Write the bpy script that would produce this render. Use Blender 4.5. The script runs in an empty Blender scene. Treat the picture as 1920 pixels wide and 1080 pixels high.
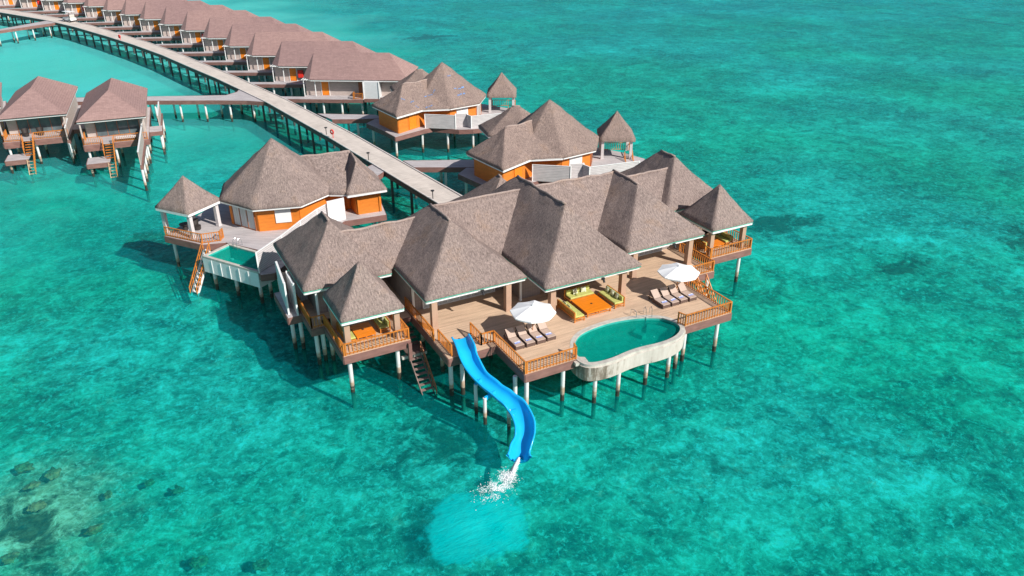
import bpy, bmesh, math, random
from mathutils import Vector, Matrix, noise
random.seed(7)
sc = bpy.context.scene
R = math.radians
# ------------------------------------------------------------------ camera
cam_d = bpy.data.cameras.new('camera'); cam = bpy.data.objects.new('camera', cam_d)
sc.collection.objects.link(cam); sc.camera = cam
cam_d.sensor_width = 36.0; cam_d.lens = 36.0*1454.5/1920.0
cam_d.clip_start = 0.5; cam_d.clip_end = 6000
rt = Vector((0.88334454, -0.4687184, -0.00234262)); up = Vector((0.21670892, 0.4039668, 0.88873397)); bk = Vector((-0.41561962, -0.78556596, 0.45841733))
cam.matrix_world = Matrix(((rt.x, up.x, bk.x, 0), (rt.y, up.y, bk.y, 0), (rt.z, up.z, bk.z, 33.5), (0, 0, 0, 1)))
# ------------------------------------------------------------------ sky + sun
SAZ, SEL = R(-63), R(37)          # sun azimuth (from +X, ccw) and elevation
w = bpy.data.worlds.new('World'); sc.world = w; w.use_nodes = True
nt = w.node_tree; nt.nodes.clear()
sky = nt.nodes.new('ShaderNodeTexSky'); sky.sky_type = 'NISHITA'; sky.sun_disc = False
sky.sun_elevation = SEL; sky.sun_rotation = R(90)-SAZ
sky.air_density = 1.0; sky.dust_density = 1.0; sky.ozone_density = 1.0
bg = nt.nodes.new('ShaderNodeBackground'); bg.inputs[1].default_value = 0.075
wo = nt.nodes.new('ShaderNodeOutputWorld')
nt.links.new(sky.outputs[0], bg.inputs[0]); nt.links.new(bg.outputs[0], wo.inputs[0])
sd = bpy.data.lights.new('sun', 'SUN'); sd.energy = 4.8; sd.angle = R(0.53); sd.color = (1.0, 0.955, 0.89)
sun = bpy.data.objects.new('sun', sd); sc.collection.objects.link(sun)
sv = Vector((math.cos(SEL)*math.cos(SAZ), math.cos(SEL)*math.sin(SAZ), math.sin(SEL)))
sun.rotation_euler = sv.to_track_quat('Z', 'Y').to_euler(); sun.location = (30, -30, 80)
sc.view_settings.view_transform = 'Standard'; sc.view_settings.look = 'None'
sc.view_settings.exposure = 0.30; sc.view_settings.gamma = 1.0
# ------------------------------------------------------------------ helpers
COL = sc.collection
ORG = {}

class MB:
    def __init__(s): s.v = []; s.f = []; s.uv = []
    def face(s, pts, uv=None):
        i = len(s.v); s.v += [tuple(p) for p in pts]; s.f.append(list(range(i, i+len(pts)))); s.uv.append(uv or [(0, 0)]*len(pts))
    def grid(s, P, UV=None):
        n, m = len(P), len(P[0]); b = len(s.v)
        for r in P: s.v += [tuple(p) for p in r]
        for i in range(n-1):
            for j in range(m-1):
                a = (i, j), (i, j+1), (i+1, j+1), (i+1, j)
                s.f.append([b+x*m+y for x, y in a]); s.uv.append([UV[x][y] if UV else (0, 0) for x, y in a])
    def box(s, x0, y0, z0, x1, y1, z1):
        s.prism([(x0, y0), (x1, y0), (x1, y1), (x0, y1)], z0, z1)
    def prism(s, poly, z0, z1):
        n = len(poly); ar = sum(poly[i][0]*poly[(i+1) % n][1]-poly[(i+1) % n][0]*poly[i][1] for i in range(n))
        if ar < 0: poly = poly[::-1]
        b = len(s.v); s.v += [(p[0], p[1], z0) for p in poly]+[(p[0], p[1], z1) for p in poly]
        s.f.append([b+n+i for i in range(n)]); s.uv.append([(p[0], p[1]) for p in poly])
        s.f.append([b+i for i in reversed(range(n))]); s.uv.append([(0, 0)]*n)
        for i in range(n):
            j = (i+1) % n; s.f.append([b+i, b+j, b+n+j, b+n+i])
            L = math.hypot(poly[j][0]-poly[i][0], poly[j][1]-poly[i][1]); s.uv.append([(0, z0), (L, z0), (L, z1), (0, z1)])
    def bar(s, a, b, wd, ht, up=(0, 0, 1)):      # box beam from a to b, width wd, height ht centred
        a, b = Vector(a), Vector(b); d = (b-a).normalized(); u = Vector(up)
        if abs(d.dot(u)) > 0.98: u = Vector((1, 0, 0))
        sd_ = d.cross(u).normalized()*wd/2; uu = sd_.cross(d).normalized()*ht/2
        i = len(s.v)
        for p in (a, b):
            s.v += [tuple(p-sd_-uu), tuple(p+sd_-uu), tuple(p+sd_+uu), tuple(p-sd_+uu)]
        F = [[0, 1, 2, 3], [7, 6, 5, 4], [0, 4, 5, 1], [1, 5, 6, 2], [2, 6, 7, 3], [3, 7, 4, 0]]
        L = (b-a).length
        for f in F: s.f.append([i+k for k in f]); s.uv.append([(0, 0), (L, 0), (L, ht), (0, ht)])
    def tube(s, pts, r, n=8, cap=True):
        pts = [Vector(p) for p in pts]; m = len(pts); rs = r if isinstance(r, (list, tuple)) else [r]*m
        b = len(s.v)
        for k, p in enumerate(pts):
            d = (pts[min(k+1, m-1)]-pts[max(k-1, 0)]).normalized()
            u = Vector((0, 0, 1)) if abs(d.z) < 0.95 else Vector((1, 0, 0))
            x = d.cross(u).normalized(); y = d.cross(x)
            for q in range(n):
                t = 2*math.pi*q/n; s.v.append(tuple(p+rs[k]*(x*math.cos(t)+y*math.sin(t))))
        for k in range(m-1):
            for q in range(n):
                s.f.append([b+k*n+q, b+k*n+(q+1) % n, b+(k+1)*n+(q+1) % n, b+(k+1)*n+q]); s.uv.append([(0, 0)]*4)
        if cap:
            s.f.append([b+q for q in range(n)]); s.uv.append([(0, 0)]*n)
            s.f.append([b+(m-1)*n+q for q in reversed(range(n))]); s.uv.append([(0, 0)]*n)
    def build(s, name, mat, parent=None, smooth=False, label=None):
        ox, oy = ORG.get(parent.name, (0, 0)) if parent else (0, 0)
        me = bpy.data.meshes.new(name)
        me.from_pydata([(x-ox, y-oy, z) for x, y, z in s.v], [], s.f)
        ul = me.uv_layers.new(name='UVMap'); k = 0
        for u in s.uv:
            for c in u: ul.data[k].uv = c; k += 1
        bm = bmesh.new(); bm.from_mesh(me)
        if smooth: bmesh.ops.remove_doubles(bm, verts=bm.verts, dist=0.0008)
        bmesh.ops.recalc_face_normals(bm, faces=bm.faces); bm.to_mesh(me); bm.free()
        if smooth:
            for p in me.polygons: p.use_smooth = True
        me.materials.append(mat)
        o = bpy.data.objects.new(name, me); COL.objects.link(o)
        if parent:
            o.parent = parent
            ORG[o.name] = ORG.get(parent.name, (0, 0))
        if label: o['label'] = label
        return o

def tag(o, label=None, cat=None, group=None, kind=None):
    if label: o['label'] = label
    if cat: o['category'] = cat
    if group: o['group'] = group
    if kind: o['kind'] = kind
    return o
def thing(name, label, cat, loc=(0, 0, 0), rz=0, group=None, world=False):
    o = bpy.data.objects.new(name, None); COL.objects.link(o); o.empty_display_size = 0.3
    o.location = loc; o.rotation_euler = (0, 0, rz); tag(o, label, cat, group)
    if world: ORG[o.name] = (loc[0], loc[1])
    return o
def copy_tree(o, parent=None):
    c = o.copy(); COL.objects.link(c)
    if parent: c.parent = parent
    for ch in list(o.children): copy_tree(ch, c)
    return c
def put_part(src, name, parent, x, y, z=0, rz=0):   # a further copy of a part mesh, placed in the parent's frame
    ox, oy = ORG.get(parent.name, (0, 0))
    o = bpy.data.objects.new(name, src); COL.objects.link(o); o.parent = parent; o.location = (x-ox, y-oy, z); o.rotation_euler = (0, 0, rz)
    return o
# ------------------------------------------------------------------ materials
def mat(name):
    m = bpy.data.materials.new(name); m.use_nodes = True; t = m.node_tree
    return m, t, t.nodes['Principled BSDF'], t.nodes['Material Output']
def N(t, k, **kw):
    n = t.nodes.new(k)
    for a, b in kw.items(): setattr(n, a, b)
    return n
def coords(t, which='Object', scale=(1, 1, 1), rot=(0, 0, 0)):
    tc = N(t, 'ShaderNodeTexCoord'); mp = N(t, 'ShaderNodeMapping'); mp.inputs['Scale'].default_value = scale; mp.inputs['Rotation'].default_value = rot
    t.links.new(tc.outputs[which], mp.inputs[0]); return mp.outputs[0]
def wcoords(t, scale=(1, 1, 1), rot=(0, 0, 0)):
    g = N(t, 'ShaderNodeNewGeometry'); mp = N(t, 'ShaderNodeMapping'); mp.inputs['Scale'].default_value = scale; mp.inputs['Rotation'].default_value = rot
    t.links.new(g.outputs['Position'], mp.inputs[0]); return mp.outputs[0]
def nz(t, vec, scale, detail=3, rough=0.55, dist=0.0):
    n = N(t, 'ShaderNodeTexNoise'); n.inputs['Scale'].default_value = scale; n.inputs['Detail'].default_value = detail
    n.inputs['Roughness'].default_value = rough; n.inputs['Distortion'].default_value = dist
    t.links.new(vec, n.inputs['Vector']); return n.outputs['Fac']
def ramp(t, fac, stops):
    r = N(t, 'ShaderNodeValToRGB'); e = r.color_ramp.elements
    while len(e) < len(stops): e.new(0.5)
    for i, (p, c) in enumerate(stops):
        e[i].position = p; e[i].color = (c[0], c[1], c[2], 1) if isinstance(c, (tuple, list)) else (c, c, c, 1)
    t.links.new(fac, r.inputs[0]); return r.outputs[0]
def mix(t, fac, a, b, mode='MIX'):
    m = N(t, 'ShaderNodeMix', data_type='RGBA', blend_type=mode)
    for i, x in ((0, fac), (6, a), (7, b)):
        if isinstance(x, (int, float)): m.inputs[i].default_value = x
        elif isinstance(x, (tuple, list)): m.inputs[i].default_value = (x[0], x[1], x[2], 1)
        else: t.links.new(x, m.inputs[i])
    return m.outputs[2]
def mth(t, op, a, b=None, c=None):
    m = N(t, 'ShaderNodeMath', operation=op)
    for i, x in enumerate((a, b, c)):
        if x is None: continue
        if isinstance(x, (int, float)): m.inputs[i].default_value = x
        else: t.links.new(x, m.inputs[i])
    return m.outputs[0]
def bump(t, h, strength, dist=0.05):
    b = N(t, 'ShaderNodeBump'); b.inputs['Strength'].default_value = strength; b.inputs['Distance'].default_value = dist
    t.links.new(h, b.inputs['Height']); return b.outputs[0]

def simple(name, col, rough=0.6, var=0.12, scale=2.0, metallic=0.0, stretch=(1, 1, 1), bmp=0.0, space='Object'):
    m, t, p, o = mat(name)
    v = coords(t, space, stretch); n = nz(t, v, scale, 4)
    lo = tuple(max(0, c*(1-var)) for c in col); hi = tuple(min(1, c*(1+var)) for c in col)
    t.links.new(ramp(t, n, [(0.3, lo), (0.7, hi)]), p.inputs['Base Color'])
    p.inputs['Roughness'].default_value = rough; p.inputs['Metallic'].default_value = metallic
    if bmp: t.links.new(bump(t, n, bmp), p.inputs['Normal'])
    return m

def thatch_mat(name, base, strawy=1.0):
    m, t, p, o = mat(name)
    uv = coords(t, 'UV', (1, 1, 1))
    st = coords(t, 'UV', (6.5, 1.5, 1)); fine = nz(t, st, 1.5, 6, 0.85)
    blot = nz(t, coords(t, 'Object', (1, 1, 1)), 0.45, 5, 0.65, 0.4)
    speck = nz(t, coords(t, 'Object', (1, 1, 1)), 6.0, 3, 0.8)
    c1 = tuple(c*0.40 for c in base); c2 = tuple(min(1, c*1.55) for c in base)
    col = ramp(t, fine, [(0.33, c1), (0.5, base), (0.67, c2)])
    warm = ramp(t, blot, [(0.3, (0.80, 0.79, 0.80)), (0.55, (1, 1, 1)), (0.72, (1.0, 0.93, 0.84))])
    col = mix(t, 1.0, col, warm, 'MULTIPLY')
    col = mix(t, 1.0, col, ramp(t, speck, [(0.3, 0.62), (0.52, 1.0), (0.75, 1.0)]), 'MULTIPLY')
    # courses of thatch, irregular
    wv = N(t, 'ShaderNodeTexWave', wave_type='BANDS', bands_direction='Y', wave_profile='SAW'); wv.inputs['Scale'].default_value = 0.9
    wv.inputs['Distortion'].default_value = 3.0; wv.inputs['Detail'].default_value = 3; wv.inputs['Detail Scale'].default_value = 1.4
    t.links.new(uv, wv.inputs['Vector'])
    col = mix(t, 0.22, col, ramp(t, wv.outputs['Fac'], [(0.0, 0.55), (0.25, 1.0), (1.0, 1.0)]), 'MULTIPLY')
    t.links.new(col, p.inputs['Base Color']); p.inputs['Roughness'].default_value = 0.95; p.inputs['Specular IOR Level'].default_value = 0.1
    h = mth(t, 'ADD', mth(t, 'MULTIPLY', fine, 1.0), mth(t, 'MULTIPLY', speck, 0.8))
    t.links.new(bump(t, h, 0.55, 0.12), p.inputs['Normal'])
    return m
M = {}
M['thatch'] = thatch_mat('thatch', (0.285, 0.222, 0.200))
M['thatch_far'] = thatch_mat('thatch_weathered', (0.290, 0.218, 0.190))
M['thatch_ridge'] = thatch_mat('thatch_ridge', (0.42, 0.33, 0.295))
M['white'] = simple('white_paint', (0.78, 0.78, 0.77), 0.5, 0.05, 3)
M['teal'] = simple('teal_underlay', (0.06, 0.42, 0.30), 0.7, 0.3, 5)
M['orange'] = simple('orange_varnished_wood', (0.56, 0.185, 0.028), 0.42, 0.22, 4, stretch=(1, 1, 0.3))
M['orange_table'] = simple('orange_table_wood', (0.78, 0.22, 0.012), 0.38, 0.12, 3, stretch=(0.4, 3, 1))
M['oldwood'] = simple('weathered_red_wood', (0.33, 0.12, 0.055), 0.7, 0.35, 6)
M['fascia'] = simple('brown_fascia', (0.215, 0.105, 0.088), 0.7, 0.22, 1.2, stretch=(1, 1, 3))
M['darkbeam'] = simple('dark_beam', (0.11, 0.075, 0.065), 0.8, 0.3, 1.5)
M['column'] = simple('tan_column', (0.42, 0.27, 0.19), 0.7, 0.08, 1.5)
M['greycol'] = simple('grey_column', (0.56, 0.52, 0.52), 0.7, 0.08, 2)
M['steel'] = simple('steel', (0.6, 0.62, 0.64), 0.25, 0.05, 3, metallic=0.9)
M['dark'] = simple('dark_wicker', (0.035, 0.027, 0.025), 0.6, 0.4, 14, bmp=0.3)
M['black'] = simple('black_metal', (0.02, 0.02, 0.022), 0.5, 0.2, 5)
M['wicker'] = simple('brown_wicker', (0.11, 0.068, 0.055), 0.75, 0.45, 22, bmp=0.4)
M['sling'] = simple('beige_mattress', (0.46, 0.35, 0.29), 0.85, 0.07, 4)
M['canvas'] = simple('white_canvas', (0.86, 0.86, 0.86), 0.8, 0.02, 3)
M['green'] = simple('lime_cushion', (0.47, 0.47, 0.14), 0.9, 0.10, 5)
M['pillow'] = simple('pale_leaf_pillow', (0.62, 0.64, 0.46), 0.9, 0.4, 9)
M['slide'] = simple('blue_fibreglass', (0.01, 0.40, 0.78), 0.2, 0.06, 1.4)
M['red'] = simple('red_paint', (0.75, 0.03, 0.02), 0.5, 0.1, 4)
M['coralrock'] = simple('coral_rock', (0.42, 0.24, 0.13), 0.95, 0.6, 3, bmp=0.6)
M['bluetarp'] = simple('blue_tarp', (0.13, 0.24, 0.48), 0.5, 0.5, 6)
M['glass'] = simple('window_glass', (0.10, 0.13, 0.14), 0.08, 0.25, 1.2)
M['curtain'] = simple('white_curtain_behind_glass', (0.50, 0.53, 0.53), 0.35, 0.30, 5, stretch=(3, 3, 0.1))
M['seatgrey'] = simple('vinyl_seat', (0.5, 0.48, 0.44), 0.6, 0.1, 3)

def siding(name, col, pitch, rough=0.65, dark=0.72, vert=False):
    m, t, p, o = mat(name)
    g = N(t, 'ShaderNodeTexCoord'); sp = N(t, 'ShaderNodeSeparateXYZ'); t.links.new(g.outputs['UV' if vert else 'Object'], sp.inputs[0])
    z = sp.outputs[0] if vert else sp.outputs[2]
    fr = mth(t, 'FRACT', mth(t, 'MULTIPLY', z, 1.0/pitch))
    line = ramp(t, fr, [(0.0, dark), (0.14, dark), (0.22, 1.0), (1.0, 1.0)])
    n = nz(t, coords(t, 'Object', (1, 1, 4)), 1.3, 4)
    c = ramp(t, n, [(0.3, tuple(x*0.86 for x in col)), (0.7, tuple(min(1, x*1.08) for x in col))])
    t.links.new(mix(t, 1.0, c, line, 'MULTIPLY'), p.inputs['Base Color']); p.inputs['Roughness'].default_value = rough
    t.links.new(bump(t, fr, 0.3, 0.02), p.inputs['Normal'])
    return m
M['orangewall'] = siding('orange_timber_cladding', (0.70, 0.205, 0.022), 0.16, 0.55, 0.86)
M['greyscreen'] = siding('grey_slatted_screen', (0.60, 0.56, 0.56), 0.19, 0.7, 0.55)
M['bluescreen'] = siding('white_louvre_screen', (0.66, 0.67, 0.68), 0.2, 0.6, 0.75, vert=True)
M['beigewall'] = siding('beige_cladding', (0.50, 0.41, 0.37), 0.22, 0.75, 0.86)
M['greywall'] = siding('grey_brown_cladding', (0.30, 0.25, 0.23), 0.22, 0.8, 0.85, vert=True)

def planks(name, col, ang=0.0, pitch=0.145):
    m, t, p, o = mat(name)
    v = coords(t, 'Object', (1, 1, 1), (0, 0, ang)); sp = N(t, 'ShaderNodeSeparateXYZ'); t.links.new(v, sp.inputs[0])
    y = mth(t, 'MULTIPLY', sp.outputs[1], 1.0/pitch); fr = mth(t, 'FRACT', y); idx = mth(t, 'FLOOR', y)
    cb = N(t, 'ShaderNodeCombineXYZ'); t.links.new(mth(t, 'MULTIPLY', sp.outputs[0], 0.35), cb.inputs[0]); t.links.new(mth(t, 'MULTIPLY', idx, 3.17), cb.inputs[1])
    pl = nz(t, cb.outputs[0], 1.0, 2)
    big = nz(t, v, 0.35, 4, 0.6)
    c = ramp(t, pl, [(0.3, tuple(x*0.80 for x in col)), (0.52, col), (0.75, tuple(min(1, x*1.13) for x in col))])
    c = mix(t, 1.0, c, ramp(t, big, [(0.3, (0.86, 0.85, 0.86)), (0.6, (1, 1, 1)), (0.8, (1, 0.95, 0.88))]), 'MULTIPLY')
    c = mix(t, 1.0, c, ramp(t, fr, [(0, 0.55), (0.07, 0.62), (0.12, 1), (1, 1)]), 'MULTIPLY')
    t.links.new(c, p.inputs['Base Color']); p.inputs['Roughness'].default_value = 0.75; p.inputs['Specular IOR Level'].default_value = 0.25
    t.links.new(bump(t, fr, 0.2, 0.01), p.inputs['Normal'])
    return m
M['deck'] = planks('warm_deck_planks', (0.64, 0.455, 0.315))
M['deckgrey'] = planks('grey_deck_planks', (0.50, 0.46, 0.46), R(35))
M['walk'] = planks('bleached_walkway_planks', (0.50, 0.45, 0.41), R(90), 0.2)

def shingle(name, col):
    m, t, p, o = mat(name)
    uv = coords(t, 'UV', (1, 1, 1)); sp = N(t, 'ShaderNodeSeparateXYZ'); t.links.new(uv, sp.inputs[0])
    fr = mth(t, 'FRACT', mth(t, 'MULTIPLY', sp.outputs[1], 1/0.30))
    br = N(t, 'ShaderNodeTexBrick'); br.inputs['Scale'].default_value = 1.0; br.inputs['Brick Width'].default_value = 0.5; br.inputs['Row Height'].default_value = 0.3
    br.inputs['Mortar Size'].default_value = 0.012; br.inputs['Color1'].default_value = (*[c*1.06 for c in col], 1); br.inputs['Color2'].default_value = (*[c*0.92 for c in col], 1)
    br.inputs['Mortar'].default_value = (*[c*0.72 for c in col], 1); t.links.new(uv, br.inputs['Vector'])
    b = nz(t, coords(t, 'UV', (0.5, 3, 1)), 0.9, 4, 0.6)
    c = mix(t, 1.0, br.outputs['Color'], ramp(t, b, [(0.3, (0.86, 0.85, 0.85)), (0.6, (1, 1, 1)), (0.8, (1.0, 0.97, 0.93))]), 'MULTIPLY')
    c = mix(t, 1.0, c, ramp(t, fr, [(0, 0.80), (0.15, 1), (1, 1)]), 'MULTIPLY')
    oi_ = N(t, 'ShaderNodeNewGeometry'); c = mix(t, 1.0, c, ramp(t, nz(t, wcoords(t), 0.045, 2), [(0.35, (0.88, 0.87, 0.88)), (0.65, (1.08, 1.06, 1.02))]), 'MULTIPLY')
    c = mix(t, 1.0, c, ramp(t, nz(t, coords(t, 'UV', (2.5, 0.35, 1)), 1.2, 4, 0.7), [(0.35, 0.90), (0.6, 1.0)]), 'MULTIPLY')
    t.links.new(c, p.inputs['Base Color']); p.inputs['Roughness'].default_value = 0.85; p.inputs['Specular IOR Level'].default_value = 0.2
    t.links.new(bump(t, fr, 0.5, 0.02), p.inputs['Normal'])
    return m
M['shingle'] = shingle('brown_shingles', (0.345, 0.226, 0.212))

def pile_mat():
    m, t, p, o = mat('painted_pile')
    g = N(t, 'ShaderNodeNewGeometry'); sp = N(t, 'ShaderNodeSeparateXYZ'); t.links.new(g.outputs['Position'], sp.inputs[0])
    n = nz(t, wcoords(t, (0.6, 0.6, 1.5)), 1.6, 4, 0.7)
    z = mth(t, 'ADD', sp.outputs[2], mth(t, 'MULTIPLY', mth(t, 'SUBTRACT', n, 0.5), 1.6))
    zz = mth(t, 'MULTIPLY', mth(t, 'ADD', z, 1.0), 0.25)
    c = ramp(t, zz, [(0.0, (0.22, 0.24, 0.17)), (0.17, (0.14, 0.15, 0.10)), (0.25, (0.03, 0.028, 0.018)), (0.37, (0.035, 0.03, 0.02)), (0.41, (0.30, 0.25, 0.20)), (0.48, (0.45, 0.30, 0.20)), (0.58, (0.66, 0.64, 0.63)), (1.0, (0.72, 0.71, 0.71))])
    t.links.new(c, p.inputs['Base Color']); p.inputs['Roughness'].default_value = 0.7
    return m
M['pile'] = pile_mat()
def dpile_mat():
    m, t, p, o = mat('dark_pile')
    n = nz(t, wcoords(t), 1.4, 3)
    t.links.new(ramp(t, n, [(0.35, (0.05, 0.05, 0.05)), (0.65, (0.10, 0.09, 0.085))]), p.inputs['Base Color']); p.inputs['Roughness'].default_value = 0.8
    return m
M['dpile'] = dpile_mat()

def concrete():
    m, t, p, o = mat('pool_concrete')
    a = nz(t, coords(t, 'Object', (1.5, 1.5, 0.22)), 1.6, 5, 0.7); b = nz(t, coords(t, 'Object', (1, 1, 1)), 3.0, 4)
    xyz = N(t, 'ShaderNodeSeparateXYZ'); t.links.new(wcoords(t), xyz.inputs[0])
    # algae-stained west end of the basin
    wst = ramp(t, mth(t, 'MULTIPLY', mth(t, 'SUBTRACT', xyz.outputs[0], 25.0), 0.2), [(0.0, 0.26), (0.55, 0.16), (0.9, 0.0)])
    f = mth(t, 'ADD', mth(t, 'ADD', mth(t, 'MULTIPLY', a, 0.8), mth(t, 'MULTIPLY', b, 0.2)), wst)
    t.links.new(ramp(t, f, [(0.38, (0.60, 0.54, 0.49)), (0.60, (0.50, 0.44, 0.39)), (0.70, (0.24, 0.19, 0.15)), (0.82, (0.12, 0.10, 0.075))]), p.inputs['Base Color'])
    p.inputs['Roughness'].default_value = 0.85; return m
M['concrete'] = concrete()
M['coping'] = simple('stone_coping', (0.50, 0.47, 0.42), 0.6, 0.2, 2.2)
M['pooltile'] = simple('green_pool_tile', (0.04, 0.40, 0.34), 0.4, 0.2, 2.0)

def towel():
    m, t, p, o = mat('striped_towel')
    v = coords(t, 'Object'); sp = N(t, 'ShaderNodeSeparateXYZ'); t.links.new(v, sp.inputs[0])
    f = mth(t, 'FRACT', mth(t, 'MULTIPLY', sp.outputs[1], 9.0))
    t.links.new(ramp(t, f, [(0, (0.10, 0.20, 0.65)), (0.4, (0.12, 0.22, 0.65)), (0.45, (0.85, 0.86, 0.9)), (1, (0.85, 0.86, 0.9))]), p.inputs['Base Color'])
    p.inputs['Roughness'].default_value = 0.9; return m
M['towel'] = towel()

# ---- water: a clear-ish tinted surface with some turbidity, over a real sea floor
def water_mat(name, diff, tint, turb, b1=0.35, calm=False):
    m, t, p, o = mat(name); t.nodes.remove(p)
    va = wcoords(t, (1, 1.0, 1), (0, 0, R(28)))
    h1 = nz(t, wcoords(t, (0.55, 1.5, 1), (0, 0, R(20))), 0.75, 6, 0.68, 0.6)
    h2 = nz(t, wcoords(t, (1.0, 2.2, 1), (0, 0, R(38))), 2.2, 4, 0.7, 0.3)
    h3 = nz(t, wcoords(t, (1, 1.6, 1), (0, 0, R(-12))), 0.16, 3, 0.5)
    h = mth(t, 'ADD', mth(t, 'ADD', h1, mth(t, 'MULTIPLY', h2, 0.35)), mth(t, 'MULTIPLY', h3, 1.2))
    nrm = bump(t, h, b1, 0.5 if not calm else 0.08)
    d = N(t, 'ShaderNodeBsdfDiffuse'); tr = N(t, 'ShaderNodeBsdfTransparent'); gl = N(t, 'ShaderNodeBsdfGlossy')
    gl.inputs['Roughness'].default_value = 0.12; gl.inputs['Color'].default_value = (1, 1, 1, 1)
    t.links.new(nrm, gl.inputs['Normal']); t.links.new(nrm, d.inputs['Normal'])
    n = nz(t, va, 0.045, 3, 0.5)
    dc = ramp(t, n, [(0.35, tuple(c*0.86 for c in diff)), (0.65, tuple(c*1.12 for c in diff))])
    if not calm:
        # cloud of fine bubbles under the slide outlet
        gx = N(t, 'ShaderNodeNewGeometry'); sp = N(t, 'ShaderNodeSeparateXYZ'); t.links.new(gx.outputs['Position'], sp.inputs[0])
        wob = nz(t, wcoords(t), 0.55, 4, 0.6)
        dx = mth(t, 'MULTIPLY', mth(t, 'SUBTRACT', sp.outputs[0], 14.3), 1/3.7); dy = mth(t, 'MULTIPLY', mth(t, 'SUBTRACT', sp.outputs[1], 31.2), 1/3.2)
        rr = mth(t, 'ADD', mth(t, 'SQRT', mth(t, 'ADD', mth(t, 'MULTIPLY', dx, dx), mth(t, 'MULTIPLY', dy, dy))), mth(t, 'MULTIPLY', mth(t, 'SUBTRACT', wob, 0.5), 1.3))
        pl = ramp(t, rr, [(0.2, 1.0), (0.75, 0.8), (1.3, 0.0)])
        dc = mix(t, pl, dc, ramp(t, wob, [(0.35, (0.0, 0.46, 0.46)), (0.7, (0.01, 0.60, 0.58))]))
        # caustic-like bright flecks painted into the water colour, streaked along the wind
        ch = nz(t, wcoords(t, (0.7, 1.3, 1), (0, 0, R(24))), 1.9, 7, 0.82, 0.5)
        dc = mix(t, ramp(t, ch, [(0.50, 0.0), (0.66, 0.8)]), dc, tuple(min(1, c*1.7) for c in diff))
        # suspended white sand makes the inner lagoon (north-west) paler; open water to the north-east is bluer
        lx = mth(t, 'MULTIPLY', mth(t, 'SUBTRACT', sp.outputs[0], 0.0), 1/80.0); ly = mth(t, 'MULTIPLY', mth(t, 'SUBTRACT', sp.outputs[1], 240.0), 1/150.0)
        lr = mth(t, 'ADD', mth(t, 'SQRT', mth(t, 'ADD', mth(t, 'MULTIPLY', lx, lx), mth(t, 'MULTIPLY', ly, ly))), mth(t, 'MULTIPLY', mth(t, 'SUBTRACT', n, 0.5), 0.8))
        lg = ramp(t, lr, [(0.5, 1.0), (1.15, 0.0)])
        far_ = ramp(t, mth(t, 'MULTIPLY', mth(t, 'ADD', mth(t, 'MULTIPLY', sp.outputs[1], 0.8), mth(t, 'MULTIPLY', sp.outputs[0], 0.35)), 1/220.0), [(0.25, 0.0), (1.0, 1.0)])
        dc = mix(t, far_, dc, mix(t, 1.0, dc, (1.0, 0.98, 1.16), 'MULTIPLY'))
        dc = mix(t, mth(t, 'MULTIPLY', lg, 0.8), dc, (0.14, 0.80, 0.76))
        turbf = mth(t, 'MAXIMUM', mth(t, 'MULTIPLY', pl, 0.88), mth(t, 'ADD', mth(t, 'ADD', turb, mth(t, 'MULTIPLY', lg, 0.22)), mth(t, 'MULTIPLY', far_, 0.22)))
    else: turbf = turb
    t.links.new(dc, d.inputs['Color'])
    if calm: tr.inputs['Color'].default_value = (*tint, 1)
    else:
        # shallow reef heads (lower left, and scattered) lose less of their red to the water
        sx_ = mth(t, 'MULTIPLY', mth(t, 'SUBTRACT', sp.outputs[0], -8.5), 1/6.0); sy_ = mth(t, 'MULTIPLY', mth(t, 'SUBTRACT', sp.outputs[1], 44.5), 1/8.0)
        sn = nz(t, wcoords(t), 0.55, 8, 0.8)
        sr = mth(t, 'ADD', mth(t, 'SQRT', mth(t, 'ADD', mth(t, 'MULTIPLY', sx_, sx_), mth(t, 'MULTIPLY', sy_, sy_))), mth(t, 'MULTIPLY', mth(t, 'SUBTRACT', sn, 0.5), 2.6))
        sh = mth(t, 'MAXIMUM', ramp(t, sr, [(0.35, 0.75), (1.25, 0.0)]), mth(t, 'MULTIPLY', ramp(t, sn, [(0.57, 0.0), (0.66, 0.9)]), mth(t, 'SUBTRACT', 0.75, mth(t, 'MULTIPLY', far_, 1.6))))
        gb = nz(t, wcoords(t), 0.028, 3, 0.5)
        base_ = mix(t, ramp(t, gb, [(0.42, 0.0), (0.58, 1.0)]), (0.09, 0.80, 0.72), (0.14, 0.83, 0.86))
        t.links.new(mix(t, mth(t, 'MAXIMUM', sh, 0.0), base_, (0.50, 0.86, 0.76)), tr.inputs['Color'])
    mx = N(t, 'ShaderNodeMixShader')
    if isinstance(turbf, float): mx.inputs[0].default_value = turbf
    else: t.links.new(turbf, mx.inputs[0])
    t.links.new(tr.outputs[0], mx.inputs[1]); t.links.new(d.outputs[0], mx.inputs[2])
    fr = N(t, 'ShaderNodeFresnel'); fr.inputs['IOR'].default_value = 1.33; t.links.new(nrm, fr.inputs['Normal'])
    m2 = N(t, 'ShaderNodeMixShader'); t.links.new(mth(t, 'MULTIPLY', fr.outputs[0], 0.22), m2.inputs[0])
    t.links.new(mx.outputs[0], m2.inputs[1]); t.links.new(gl.outputs[0], m2.inputs[2])
    t.links.new(m2.outputs[0], o.inputs['Surface'])
    return m
M['water'] = water_mat('sea_water', (0.0, 0.32, 0.335), (0.12, 0.84, 0.83), 0.20)
M['poolwater'] = water_mat('pool_water', (0.0, 0.34, 0.29), (0.25, 0.92, 0.85), 0.35, 0.2, calm=True)

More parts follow.
